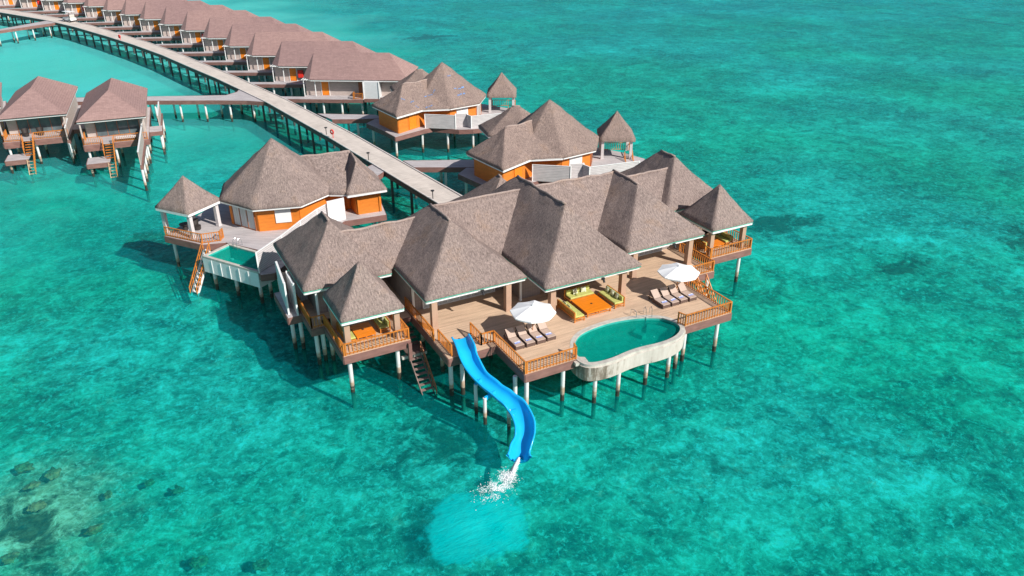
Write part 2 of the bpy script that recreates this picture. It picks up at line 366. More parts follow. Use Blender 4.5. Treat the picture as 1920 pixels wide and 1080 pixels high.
def floor_mat():
    m, t, p, o = mat('sea_bed')
    v = wcoords(t)
    a = nz(t, v, 0.40, 8, 0.75, 0.7); b = nz(t, v, 0.06, 4, 0.6, 0.5); c = nz(t, v, 1.9, 6, 0.85, 0.5); d = nz(t, wcoords(t, (1, 1, 1)), 0.013, 2, 0.5)
    sp = N(t, 'ShaderNodeSeparateXYZ'); t.links.new(v, sp.inputs[0])
    vo = N(t, 'ShaderNodeTexVoronoi'); vo.inputs['Scale'].default_value = 0.95; vo.inputs['Detail'].default_value = 3.0; vo.inputs['Roughness'].default_value = 0.7
    wv_ = N(t, 'ShaderNodeVectorMath', operation='ADD'); cn = N(t, 'ShaderNodeTexNoise'); cn.inputs['Scale'].default_value = 1.1; cn.inputs['Detail'].default_value = 4; t.links.new(v, cn.inputs['Vector'])
    sc_ = N(t, 'ShaderNodeVectorMath', operation='SCALE'); sc_.inputs['Scale'].default_value = 1.6; t.links.new(cn.outputs['Color'], sc_.inputs[0]); t.links.new(v, wv_.inputs[0]); t.links.new(sc_.outputs[0], wv_.inputs[1]); t.links.new(wv_.outputs[0], vo.inputs['Vector'])
    vs = N(t, 'ShaderNodeSeparateXYZ'); t.links.new(vo.outputs['Color'], vs.inputs[0])
    f = mth(t, 'ADD', mth(t, 'ADD', mth(t, 'MULTIPLY', a, 0.44), mth(t, 'MULTIPLY', c, 0.30)), mth(t, 'MULTIPLY', b, 0.26))
    col = ramp(t, f, [(0.41, (0.08, 0.13, 0.11)), (0.465, (0.24, 0.29, 0.22)), (0.505, (0.42, 0.44, 0.33)), (0.545, (0.64, 0.64, 0.49)), (0.60, (0.98, 0.97, 0.86))])
    col = mix(t, 1.0, col, ramp(t, vs.outputs[0], [(0.0, 0.42), (0.4, 0.85), (0.75, 1.0), (1.0, 1.25)]), 'MULTIPLY')
    col = mix(t, ramp(t, c, [(0.53, 0.0), (0.61, 0.8)]), col, (1.0, 1.0, 0.92))
    # lagoon of clean pale sand behind the villas (north-west)
    gx = mth(t, 'MULTIPLY', mth(t, 'SUBTRACT', sp.outputs[0], 5.0), 1/75.0); gy = mth(t, 'MULTIPLY', mth(t, 'SUBTRACT', sp.outputs[1], 215.0), 1/140.0)
    rr = mth(t, 'ADD', mth(t, 'SQRT', mth(t, 'ADD', mth(t, 'MULTIPLY', gx, gx), mth(t, 'MULTIPLY', gy, gy))), mth(t, 'MULTIPLY', mth(t, 'SUBTRACT', d, 0.5), 1.0))
    lag = ramp(t, rr, [(0.55, 0.95), (1.05, 0.0)])
    col = mix(t, lag, col, ramp(t, b, [(0.35, (0.62, 0.66, 0.56)), (0.65, (0.90, 0.92, 0.80))]))
    # dark coral heads / seagrass, plus one ellipse of painted shade beside the slide
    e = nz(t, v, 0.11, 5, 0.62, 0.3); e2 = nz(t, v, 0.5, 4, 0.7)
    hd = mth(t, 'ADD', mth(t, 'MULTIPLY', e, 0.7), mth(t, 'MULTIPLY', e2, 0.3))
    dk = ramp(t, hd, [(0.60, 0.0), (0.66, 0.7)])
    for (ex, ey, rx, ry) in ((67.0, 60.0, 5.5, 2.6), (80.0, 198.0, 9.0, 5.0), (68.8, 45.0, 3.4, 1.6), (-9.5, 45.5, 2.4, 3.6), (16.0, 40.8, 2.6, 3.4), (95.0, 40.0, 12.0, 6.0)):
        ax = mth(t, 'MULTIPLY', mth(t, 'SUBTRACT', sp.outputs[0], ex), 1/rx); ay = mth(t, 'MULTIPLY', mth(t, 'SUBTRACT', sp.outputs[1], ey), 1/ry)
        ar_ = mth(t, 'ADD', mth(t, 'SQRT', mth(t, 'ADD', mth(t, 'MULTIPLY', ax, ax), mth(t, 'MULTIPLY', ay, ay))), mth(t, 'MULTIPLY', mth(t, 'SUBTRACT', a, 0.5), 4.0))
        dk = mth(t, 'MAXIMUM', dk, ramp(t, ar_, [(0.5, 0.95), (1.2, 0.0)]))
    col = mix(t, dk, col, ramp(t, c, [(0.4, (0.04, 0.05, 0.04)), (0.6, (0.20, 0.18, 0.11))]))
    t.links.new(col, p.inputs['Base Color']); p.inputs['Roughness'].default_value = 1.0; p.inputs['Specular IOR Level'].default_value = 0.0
    return m
M['floor'] = floor_mat()

# ------------------------------------------------------------------ sea
b = MB(); b.face([(-1500, -600, 0), (2500, -600, 0), (2500, 3500, 0), (-1500, 3500, 0)])
o = b.build('sea_water', M['water']); tag(o, 'shallow turquoise lagoon water filling the whole photo', kind='structure')
b = MB()
nx = 60
P = [[(-150+ i*6.5, -20 + j*8, -1.5+0.3*noise.noise(Vector((i*.35, j*.4, 0)))) for j in range(nx)] for i in range(nx)]
b.grid(P)
for (x0, y0, x1, y1) in ((-1500, -600, 2500, -20.0), (-1500, 452, 2500, 3500), (-1500, -20, -150, 452), (233.5, -20, 2500, 452)):
    b.face([(x0, y0, -1.5), (x1, y0, -1.5), (x1, y1, -1.5), (x0, y1, -1.5)])
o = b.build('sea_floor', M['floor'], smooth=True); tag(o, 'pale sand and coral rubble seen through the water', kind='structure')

# ------------------------------------------------------------------ generic builders
def hip_roof(name, poly, ridge, ze, zr, matl, parent, edge=0.24, amp=0.085, step=0.45, sag=0.10, caps=True, fascia=True, tealstrip=False, skip=(), cap_r=0.11, hips=True):
    n = len(poly)
    ar = sum(poly[i][0]*poly[(i+1) % n][1]-poly[(i+1) % n][0]*poly[i][1] for i in range(n))
    if ar < 0: poly = poly[::-1]
    rp = [Vector((x, y, zr)) for x, y in ridge]
    pv = [Vector((x, y, ze)) for x, y in poly]
    near = [min(range(len(rp)), key=lambda k: (rp[k]-p).length) for p in pv]
    mb = MB()
    seed = Vector((poly[0][0]*0.01, 0, 0))
    NV = max(3, int(max((pv[i]-rp[near[i]]).length for i in range(n))/step))
    def dz(p, tt):
        k = noise.noise(p*0.55)*amp*1.4 + noise.noise(p*1.7)*amp*0.8
        return k - sag*math.sin(math.pi*tt)
    for i in range(n):
        a, c = pv[i], pv[(i+1) % n]; ra, rc = rp[near[i]], rp[near[(i+1) % n]]
        L = (c-a).length; S = ((ra+rc)/2-(a+c)/2).length
        nu = max(2, int(L/step)); nv = NV
        P = []; UV = []
        for jv in range(nv+1):
            tv = jv/nv; row = []; ur = []
            lo, hi = a.lerp(ra, tv), c.lerp(rc, tv)
            for ju in range(nu+1):
                tu = ju/nu; q = lo.lerp(hi, tu); q = q.copy(); q.z += dz(q, tv)
                row.append(q); ur.append((L*(tu-.5)*(1 if (ra-rc).length > .01 else 1-tv)+i*7.3, tv*S))
            P.append(row); UV.append(ur)
        mb.grid(P, UV)
        # thick cut edge of the roof
        cx = sum((p for p in pv), Vector())/n
        E = []
        for row_ in (0, 1):
            E.append([q if row_ == 0 else Vector((q.x+(cx.x-q.x)*0.012, q.y+(cx.y-q.y)*0.012, ze-edge+0.05*noise.noise(q*5)+0.03*noise.noise(q*13))) for q in P[0]])
        mb.grid(E, [[(u[0], k*edge) for u in UV[0]] for k in (0, 1)])
    mb.face([(p.x, p.y, ze-edge+0.01) for p in pv])
    rf = mb.build(name, matl, parent, smooth=(matl != M['shingle']))
    if caps and matl != M['shingle']:
        cb = MB()
        segs = []
        if len(rp) > 1: segs.append((rp[0], rp[1]))
        if hips and matl == M['shingle']:
            for i in range(n):
                if i not in skip: segs.append((pv[i], rp[near[i]]))
        for (s0, s1) in segs:
            L = (s1-s0).length; k = max(3, int(L/0.5)); pts = []
            isr = abs(s0.z-s1.z) < 0.01
            for q in range(k+1):
                tt = q/k; pnt = s0.lerp(s1, tt); pz = 0 if isr else dz(pnt, tt)
                if isr: pz = dz(pnt, 1)
                pts.append(pnt+Vector((0, 0, pz-0.035+0.03*noise.noise(pnt*3))))
            cb.tube(pts, cap_r if isr else cap_r*0.62, 6)
        cb.build('ridge_cap', M['thatch_ridge'] if matl in (M['thatch'], M['thatch_far']) else M['shingle'], rf, smooth=True)
    if fascia:
        fb = MB(); tb = MB()
        for i in range(n):
            if i in skip: continue
            a, c = pv[i], pv[(i+1) % n]; cx = sum((p for p in pv), Vector())/n
            a2 = a+(cx-a)*0.022; c2 = c+(cx-c)*0.022
            z = ze-edge-0.075
            fb.bar((a2.x, a2.y, z), (c2.x, c2.y, z), 0.08, 0.23)
            if tealstrip:
                a3 = a+(cx-a)*0.008; c3 = c+(cx-c)*0.008
                tb.bar((a3.x, a3.y, ze-edge+0.03), (c3.x, c3.y, ze-edge+0.012), 0.07, 0.045)
        fb.build('fascia_board', M['white'], rf)
        if tealstrip: tb.build('underlay_strip', M['teal'], rf)
    return rf

def rail_mb(mb, pts, z, h=0.95, sp=0.26, post=True, t=0.05):
    for i in range(len(pts)-1):
        a, c = Vector((*pts[i], z)), Vector((*pts[i+1], z)); L = (c-a).length; d = (c-a)/L
        mb.bar(a+Vector((0, 0, h)), c+Vector((0, 0, h)), 0.11, 0.06)
        mb.bar(a+Vector((0, 0, 0.10)), c+Vector((0, 0, 0.10)), 0.05, 0.06)
        n = max(1, int(round(L/sp)))
        for k in range(n+1):
            q = a+d*(L*k/n); big = (k in (0, n)) and post
            w_ = 0.10 if big else t
            mb.bar(q, q+Vector((0, 0, h+(0.04 if big else -0.03))), w_, w_, up=(d.x, d.y, 0))
def railing(parent, pts, z=3.5, h=0.95, sp=0.26, m=None):
    mb = MB(); rail_mb(mb, pts, z, h, sp); return mb.build('railing', m or M['orange'], parent)
def slope_rail(mb, a, c, h=0.9, n=6, wd=0.06):
    a, c = Vector(a), Vector(c)
    mb.bar(a+Vector((0, 0, h)), c+Vector((0, 0, h)), 0.07, 0.08); mb.bar(a+Vector((0, 0, h*.5)), c+Vector((0, 0, h*.5)), 0.04, 0.05)
    for k in range(n+1):
        q = a.lerp(c, k/n); mb.bar(q, q+Vector((0, 0, h)), wd, wd, up=(1, 0, 0))

def deck(parent, poly, matl, z=3.5, skirt=0.62, thick=0.09, sk_mat=None, name='deck'):
    mb = MB(); mb.prism(poly, z-thick, z); dk = mb.build(name, matl, parent)
    n = len(poly); ar = sum(poly[i][0]*poly[(i+1) % n][1]-poly[(i+1) % n][0]*poly[i][1] for i in range(n)); sg = 1 if ar > 0 else -1
    sb = MB()
    for i in range(n):
        a, c = Vector((*poly[i], 0)), Vector((*poly[(i+1) % n], 0)); d = (c-a).normalized(); nr = Vector((d.y, -d.x, 0))*sg
        off = nr*0.03; zz = z-thick/2-skirt/2-0.01+0.045
        # butt-ended boards, standing 3 cm proud
        sb.bar(a+off+d*0.0+Vector((0, 0, zz-0.03)), c+off+Vector((0, 0, zz-0.03)), 0.06, skirt)
    sb.build('skirt_board', sk_mat or M['fascia'], parent)
    return dk
_pile = MB(); _pile.tube([(0, 0, -2.9), (0, 0, 2.88)], 0.16, 10); PILE = _pile.build('pile', M['pile']); PILE_ME = PILE.data; bpy.data.objects.remove(PILE)
_pile = MB(); _pile.tube([(0, 0, -2.9), (0, 0, 3.0)], 0.17, 8); PILE = _pile.build('pile', M['dpile']); DPILE_ME = PILE.data; bpy.data.objects.remove(PILE)
def piles(parent, pts, me=None):
    for (x, y) in pts: put_part(me or PILE_ME, 'pile', parent, x, y)
def column(parent, x, y, z0=3.5, z1=6.2, s=0.5, m=None):
    mb = MB(); mb.box(x-s/2, y-s/2, z0+0.002, x+s/2, y+s/2, z1); mb.box(x-s/2-0.03, y-s/2-0.03, z0+0.002, x+s/2+0.03, y+s/2+0.03, z0+0.16); return mb.build('column', m or M['column'], parent)
def wall_line(mb, a, c, z0, z1, t=0.14): mb.bar((a[0], a[1], (z0+z1)/2), (c[0], c[1], (z0+z1)/2), t, z1-z0)
def glazed(parent, a, c, z0=3.55, z1=5.7, n=4, face=(0, -1), frame=None):
    """glass door set along a->c standing proud of the wall towards face"""
    f = Vector((*face, 0)).normalized(); a, c = Vector((*a, 0)), Vector((*c, 0)); d = c-a
    fr = MB(); gl = MB()
    gl.bar(a+f*0.10+Vector((0, 0, (z0+z1)/2)), c+f*0.10+Vector((0, 0, (z0+z1)/2)), 0.02, z1-z0-0.04)
    for k in range(n+1):
        q = a+d*k/n+f*0.12; fr.bar(q+Vector((0, 0, z0)), q+Vector((0, 0, z1)), 0.08, 0.07, up=(d.x, d.y, 0))
    for z in (z0, z1): fr.bar(a+f*0.12+Vector((0, 0, z)), c+f*0.12+Vector((0, 0, z)), 0.07, 0.09)
    o = fr.build('glass_door', frame or M['oldwood'], parent); gl.build('pane', M['curtain'], o); return o

# ------------------------------------------------------------------ main villa
VX, VY = 31.2, 51.0
villa = thing('overwater_villa', 'largest villa, many thatched hip roofs over a warm timber pool deck in the middle', 'villa', (VX, VY, 0), world=True)
def msym(x): return 62.4-x
# roofs
TH = M['thatch']
hip_roof('roof', [(10.4, 53.5), (17.5, 53.5), (17.5, 63.7), (10.4, 63.7)], [(13.95, 57.6), (13.95, 59.6)], 6.4, 10.0, TH, villa, tealstrip=True)
hip_roof('roof', [(44.9, 53.5), (52.0, 53.5), (52.0, 63.7), (44.9, 63.7)], [(48.45, 57.4), (48.45, 59.6)], 6.4, 10.05, TH, villa, tealstrip=True)
hip_roof('roof', [(18.0, 47.7), (26.55, 47.7), (26.55, 60.9), (18.0, 60.9)], [(22.3, 52.6), (22.3, 56.6)], 6.41, 10.2, TH, villa, tealstrip=True)
hip_roof('roof', [(36.2, 47.7), (44.5, 47.7), (44.5, 60.9), (36.2, 60.9)], [(40.6, 52.7), (40.6, 56.6)], 6.41, 10.2, TH, villa, tealstrip=True)
hip_roof('roof', [(26.75, 45.1), (35.75, 45.1), (35.75, 62.4), (26.75, 62.4)], [(31.3, 49.9), (31.3, 58.0)], 6.42, 10.8, TH, villa, tealstrip=True)
hip_roof('roof', [(21.6, 52.3), (41.2, 52.3), (41.2, 60.5), (21.6, 60.5)], [(22.4, 56.4), (40.5, 56.4)], 6.36, 10.12, TH, villa, fascia=False, hips=False)
hip_roof('roof', [(13.0, 54.4), (24.0, 54.4), (24.0, 60.0), (13.0, 60.0)], [(14.2, 57.2), (22.6, 57.2)], 6.35, 9.0, TH, villa, fascia=False, hips=False)
hip_roof('roof', [(39.0, 54.5), (49.4, 54.5), (49.4, 60.1), (39.0, 60.1)], [(40.2, 57.3), (48.2, 57.3)], 6.35, 9.05, TH, villa, fascia=False, hips=False)
hip_roof('roof', [(27.7, 58.2), (34.7, 58.2), (34.7, 65.6), (27.7, 65.6)], [(31.2, 61.1), (31.2, 61.6)], 6.39, 9.75, TH, villa)
# decks
def arc_pool(inset=0.0):
    # outline of the kidney pool (outer edge of the coping), clockwise from the west tip
    return [(25.95, 39.3), (26.1, 38.6), (26.6, 38.15), (27.4, 37.95), (28.5, 37.93), (29.9, 38.12), (31.1, 38.16), (32.4, 38.03), (33.5, 38.05), (34.6, 38.3), (35.5, 38.85), (36.0, 39.6), (36.0, 40.5), (35.6, 41.4), (34.8, 42.1), (33.3, 42.75), (31.4, 43.1), (29.5, 43.0), (28.1, 42.65), (27.1, 41.95), (26.4, 41.0), (26.0, 40.1)]
pool_out = arc_pool()
back = [p for p in pool_out if p[1] > 39.5]  # from east to west round the back
def _ins(poly, d):
    n = len(poly); out = []
    for i in range(n):
        a, c = Vector(poly[(i-1) % n]), Vector(poly[(i+1) % n]); q = (c-a).normalized(); out.append((poly[i][0]-q.y*d, poly[i][1]+q.x*d))
    return out
_arc = [p for p in _ins(pool_out, .17) if p[1] > 39.5][::-1]      # runs west to east round the back of the pool
dk_poly = [(18.0, 43.75), (21.85, 43.75), (21.85, 39.4), (26.1, 39.4)] + _arc + [(35.85, 39.4), (40.55, 39.4), (40.55, 45.9), (44.4, 45.9), (44.4, 62.8), (18.0, 62.8)]
deck(villa, dk_poly, M['deck'])
deck(villa, [(10.45, 52.6), (17.96, 52.6), (17.96, 63.6), (10.45, 63.6)], M['deck'])
deck(villa, [(44.44, 52.6), (52.0, 52.6), (52.0, 63.6), (44.44, 63.6)], M['deck'])
deck(villa, [(28.0, 62.84), (34.4, 62.84), (34.4, 66.5), (28.0, 66.5)], M['deck'])
# walls
wb = MB()
wall_line(wb, (18.4, 51.7), (26.4, 51.7), 3.5, 6.34); wall_line(wb, (26.9, 49.4), (28.6, 49.4), 3.5, 6.34); wall_line(wb, (26.9, 49.47), (26.9, 62), 3.5, 6.3)
wall_line(wb, (28.67, 49.33), (28.67, 51.3), 3.5, 6.32); wall_line(wb, (28.74, 51.3), (35.4, 51.3), 3.5, 6.33); wall_line(wb, (35.5, 50.4), (35.5, 62), 3.5, 6.31)
wall_line(wb, (36.0, 51.7), (43.9, 51.7), 3.5, 6.34); wall_line(wb, (18.4, 51.77), (18.4, 62), 3.5, 6.3); wall_line(wb, (43.95, 51.77), (43.95, 62), 3.5, 6.3)
wall_line(wb, (18.4, 62.0), (43.9, 62.0), 3.5, 6.0)
wb.build('wall', M['greywall'], villa)
for (x0, x1) in ((11.6, 16.6), (45.8, 50.9)):
    wb = MB()
    wall_line(wb, (x0, 54.8), (x1, 54.8), 3.5, 6.3); wall_line(wb, (x0, 54.87), (x0, 62.9), 3.5, 6.3); wall_line(wb, (x1, 54.87), (x1, 62.9), 3.5, 6.3); wall_line(wb, (x0, 62.9), (x1, 62.9), 3.5, 6.29)
    wb.build('wall', M['greywall'], villa)
for a, c, n in (((19.2, 51.63), (25.6, 51.63), 6), ((29.3, 51.23), (34.9, 51.23), 6), ((36.9, 51.63), (43.0, 51.63), 6), ((12.4, 54.73), (15.8, 54.73), 3)):
    glazed(villa, a, c, n=n, frame=M['white'])
for x, y in ((18.75, 48.1), (25.1, 48.2), (28.0, 46.2), (34.6, 46.0), (43.3, 48.2), (37.3, 48.2)): column(villa, x, y, s=0.46)
for x, y in ((26.75, 49.1), (18.35, 51.35), (11.4, 53.9)): column(villa, x, y, s=0.16, m=M['white'])
# white louvred screens at the west side
s = MB(); s.bar((9.55, 56.2, 4.6), (9.85, 60.2, 4.6), 0.08, 2.9); s1 = s.build('privacy_screen', M['bluescreen'], villa)
s = MB(); s.bar((10.15, 55.75, 4.6), (10.2, 58.0, 4.6), 0.08, 2.7); s.build('privacy_screen', M['bluescreen'], villa)
s = MB(); s.bar((10.26, 57.6, 4.7), (11.5, 57.6, 4.7), 0.08, 2.4); s.build('privacy_screen', M['bluescreen'], villa)
s = MB()
for x, y in ((9.55, 56.12), (9.85, 60.28), (10.15, 55.66), (10.2, 58.08)): s.bar((x, y, 3.0), (x, y, 6.15), 0.13, 0.13)
s.bar((9.52, 56.1, 6.12), (9.88, 60.3, 6.12), 0.16, 0.1); s.bar((10.15, 55.6, 6.0), (10.2, 58.1, 6.0), 0.16, 0.1)
s.build('screen_frame', M['white'], villa)
deck(villa, [(9.35, 55.6), (10.4, 55.6), (10.4, 60.4), (9.35, 60.4)], M['deckgrey'], z=3.3)
# railings
railing(villa, [(18.05, 52.4), (18.05, 46.6)]); railing(villa, [(18.35, 46.4), (18.35, 44.0)])
railing(villa, [(20.9, 46.2), (20.9, 44.35), (21.9, 44.35)]); railing(villa, [(21.92, 44.3), (21.92, 39.48)]); railing(villa, [(22.05, 39.48), (26.05, 39.48), (26.2, 40.0)])
railing(villa, [(35.75, 40.1), (35.95, 39.48), (40.48, 39.48)]); railing(villa, [(40.48, 39.62), (40.48, 45.6)]); railing(villa, [(41.0, 45.97), (44.33, 45.97)]); railing(villa, [(44.33, 46.1), (44.33, 50.6)])
railing(villa, [(10.5, 57.4), (10.5, 52.68), (11.5, 52.68)])
# ridge spotlights: small dark lamp under each front eave
for x, y in ((22.6, 47.55), (31.9, 44.95), (41.0, 47.55)):
    s = MB(); s.tube([(x, y, 6.1), (x, y-0.12, 6.02), (x, y-0.22, 5.86)], 0.09, 8); s.box(x-.14, y-.08, 6.04, x+.14, y+.06, 6.2); s.build('floodlight', M['black'], villa)
# piles (visible feet measured, plus the rows beneath)
pl = [(18.3, 44.2), (19.1, 43.95), (21.6, 40.4), (22.2, 39.8), (25.2, 39.8), (39.6, 39.8), (36.4, 39.9), (40.2, 43.6), (44.1, 46.3), (40.9, 46.4), (10.8, 53.0), (9.7, 56.3), (10.3, 56.0), (11.4, 53.4)]
for x in (19, 23.2, 27.4, 31.2, 35.2, 39.4, 43.6):
    for y in (47.5, 51.5, 56, 60.5):
        pl.append((x, y))
pl += [(24.5, 43.4), (37.8, 43.2), (12, 58), (16.5, 58), (12, 62.5), (16.5, 62.5), (46.5, 54), (51, 54), (46.5, 58), (51, 58), (46.5, 62.5), (51, 62.5), (17.4, 53.4)]
piles(villa, pl)

# ------------------------------------------------------------------ gazebos of the main villa
def pavilion(label, cx, cy, corner_x, px0, px1, py0, py1, rails):
    g = thing('gazebo', label, 'gazebo', (cx, cy, 0), group='square thatched gazebos of the main villa', world=True)
    hw = 2.38
    hip_roof('roof', [(cx-hw, cy-hw), (cx+hw, cy-hw), (cx+hw, cy+hw), (cx-hw, cy+hw)], [(cx, cy)], 6.35, 9.5, TH, g, tealstrip=True)
    deck(g, [(px0, py0), (px1, py0), (px1, py1), (px0, py1)], M['deck'])
    for r in rails: railing(g, r, sp=0.29)
    for sx in (-1, 1):
        for sy in (-1, 1): column(g, cx+sx*1.9, cy+sy*1.75, s=0.42)
    piles(g, [(px0+0.5, py0+0.5), (px1-0.9, py0+0.5), (px0+0.5, py1-0.5), (px1-0.9, py1-0.5)])
    return g
gl = pavilion('square thatched gazebo on the left front corner with white tarpless roof', 13.95, 50.1, 0, 11.45, 16.55, 47.6, 53.6, [[(11.52, 52.5), (11.52, 47.68)], [(11.65, 47.68), (16.48, 47.68)], [(16.48, 47.8), (16.48, 52.6)]])
gl['label'] = 'thatched corner gazebo left of the open stairs down to the sea'
gr = pavilion('thatched corner gazebo at the far right end of the main villa', 48.1, 50.4, 0, 45.75, 50.75, 48.0, 53.4, [[(45.82, 52.6), (45.82, 48.08)], [(45.95, 48.08), (50.68, 48.08)], [(50.68, 48.2), (50.68, 53.3)], [(50.5, 53.32), (47.0, 53.32)]])
deck(gl, [(16.6, 50.9), (17.9, 50.9), (17.9, 52.5), (16.6, 52.5)], M['deck'], skirt=0.4, name='bridge')
deck(gr, [(44.48, 50.9), (45.7, 50.9), (45.7, 52.5), (44.48, 52.5)], M['deck'], skirt=0.4, name='bridge')

# ------------------------------------------------------------------ furniture
def sofa(cx, cy, rz, L, D, label, z=3.5, group='cushioned garden sofas'):
    # local: seat faces -Y, back at +Y, length along X
    t_ = thing('garden_sofa', label, 'sofa', (cx, cy, z), rz, group)
    f = MB()
    for sx in (-1, 1):
        for sy in (-1, 1): f.bar((sx*(L/2-.04), sy*(D/2-.04), 0.002), (sx*(L/2-.04), sy*(D/2-.04), 0.34 if sy < 0 else 0.82), 0.07, 0.07, up=(1, 0, 0))
    for sy in (-1, 1): f.bar((-L/2+.05, sy*(D/2-.04), .3), (L/2-.05, sy*(D/2-.04), .3), .05, .1)
    for sx in (-1, 1):
        f.bar((sx*(L/2-.04), -D/2+.05, .3), (sx*(L/2-.04), D/2-.05, .3), .05, .1); f.bar((sx*(L/2-.04), -D/2+.05, .12), (sx*(L/2-.04), D/2-.05, .12), .04, .05)
    f.bar((-L/2+.02, D/2-.04, .82), (L/2-.02, D/2-.04, .82), .06, .09)
    n = int(L/.16)
    for k in range(1, n): x = -L/2+L*k/n; f.bar((x, D/2-.04, .34), (x, D/2-.04, .79), .04, .03, up=(1, 0, 0))
    f.build('frame', M['orange'], t_)
    def cushion(x0, y0, z0, x1, y1, z1, r=.05):
        c = MB(); P = []
        for k, (ins, zz) in enumerate(((r, z0), (0, z0+r*.6), (0, z1-r), (r*.4, z1-r*.3), (r*1.4, z1))):
            P.append([(x0+ins, y0+ins, zz), (x1-ins, y0+ins, zz), (x1-ins, y1-ins, zz), (x0+ins, y1-ins, zz), (x0+ins, y0+ins, zz)])
        c.grid(P); c.face(P[-1][:4]); c.face(P[0][:4]); return c
    cushion(-L/2+.08, -D/2+.02, .35, L/2-.08, D/2-.10, .50).build('seat_cushion', M['green'], t_)
    cushion(-L/2+.10, D/2-.24, .505, L/2-.10, D/2-.09, .86, .04).build('back_cushion', M['green'], t_)
    return t_
_p = MB()
P = []
for i in range(7):
    a_ = -1+2*i/6; row = []
    for j in range(7):
        b_ = -1+2*j/6; h_ = 0.09*(max(0, 1-a_*a_)**.5)*(max(0, 1-b_*b_)**.5)+.012; s_ = 1-.10*(1-abs(a_*b_))
        row.append((a_*.23*s_, h_, b_*.23*s_))
    P.append(row)
_p.grid(P); _p.grid([[(x, -y, z) for x, y, z in r] for r in P]); _po = _p.build('pillow', M['pillow'], smooth=True); PILLOW = _po.data; bpy.data.objects.remove(_po)
def pillow(x, y, z, rz, label, tilt=0.35):
    o = bpy.data.objects.new('throw_pillow', PILLOW); COL.objects.link(o); o.location = (x, y, z+.235); o.rotation_euler = (-tilt, 0, rz); tag(o, label, 'pillow', 'leaf patterned throw pillows'); return o
def low_table(cx, cy, sx, sy, rz, label, z=3.5, h=.42):
    t_ = thing('low_table', label, 'table', (cx, cy, z), rz, 'low square orange tables')
    m = MB(); m.box(-sx/2, -sy/2, h-.05, sx/2, sy/2, h); m.box(-sx/2+.06, -sy/2+.06, h-.14, sx/2-.06, sy/2-.06, h-.052); m.build('table_top', M['orange_table'], t_)
    m = MB(); m.tube([(0, 0, h+.002), (0, 0, h+.02)], .09, 12); m.build('parasol_ring', M['black'], t_)
    for x in (-sx/2+.08, sx/2-.08):
        for y in (-sy/2+.08, sy/2-.08):
            m = MB(); m.bar((x, y, .002), (x, y, h-.14), .09, .09, up=(1, 0, 0)); m.build('leg', M['orange'], t_)
    m = MB(); m.bar((-sx/2+.12, -sy/2+.08, .12), (sx/2-.12, -sy/2+.08, .12), .05, .06); m.bar((0, -sy/2+.08, .15), (0, -sy/2+.08, h-.14), .08, .08, up=(1, 0, 0)); m.build('stretcher', M['orange'], t_)
    return t_
low_table(31.15, 45.3, 2.3, 2.4, 0, 'largest low orange table between three lime sofas on the main deck')
sofa(29.15, 45.2, R(90), 2.7, .95, 'lime sofa on the left of the big table beside the kidney pool')
sofa(31.2, 47.15, 0, 2.4, .95, 'lime sofa behind the big table under the middle roof')
sofa(33.2, 45.5, R(-90), 2.5, .95, 'lime sofa on the right of the big table by the column')
pillow(28.95, 45.7, 4.0, R(90), 'pale pillow, farther one on the left lime sofa'); pillow(28.95, 45.1, 4.0, R(90), 'pale pillow, nearer one on the left lime sofa')
pillow(30.8, 47.2, 4.0, R(10), 'pale pillow, left one on the sofa behind the big table'); pillow(31.6, 47.2, 4.0, R(-8), 'pale pillow, right one on the sofa behind the big table')
pillow(33.35, 46.3, 4.0, R(-90), 'pillow farthest back on the lime sofa by the column'); pillow(33.35, 45.6, 4.0, R(-80), 'middle pillow on the lime sofa by the column'); pillow(33.35, 44.95, 4.0, R(-95), 'pillow nearest the pool on the lime sofa by the column')
low_table(13.7, 50.0, 1.5, 1.9, 0, 'low orange table inside the gazebo by the sea stairs')
sofa(12.45, 50.1, R(90), 2.3, .85, 'lime sofa along the left side of the gazebo by the sea stairs', group='lime sofas in the left gazebo'); sofa(15.3, 50.6, R(-90), 2.3, .85, 'lime sofa along the right side of the gazebo by the sea stairs', group='lime sofas in the left gazebo')
pillow(15.45, 51.2, 4.0, R(-90), 'pillow farther back on the right sofa of the left gazebo'); pillow(15.45, 50.4, 4.0, R(-85), 'pillow nearer the rail on the right sofa of the left gazebo')
low_table(47.9, 50.3, 1.5, 1.9, 0, 'low orange table inside the far right gazebo')
sofa(46.75, 50.5, R(90), 2.2, .85, 'lime sofa on the left side of the far right gazebo', group='lime sofas in the right gazebo'); sofa(49.3, 50.6, R(-90), 2.3, .85, 'lime sofa on the right side of the far right gazebo', group='lime sofas in the right gazebo')
pillow(46.6, 50.2, 4.0, R(90), 'pillow on the left sofa of the far right gazebo'); pillow(49.45, 51.1, 4.0, R(-90), 'pillow on the right sofa of the far right gazebo')

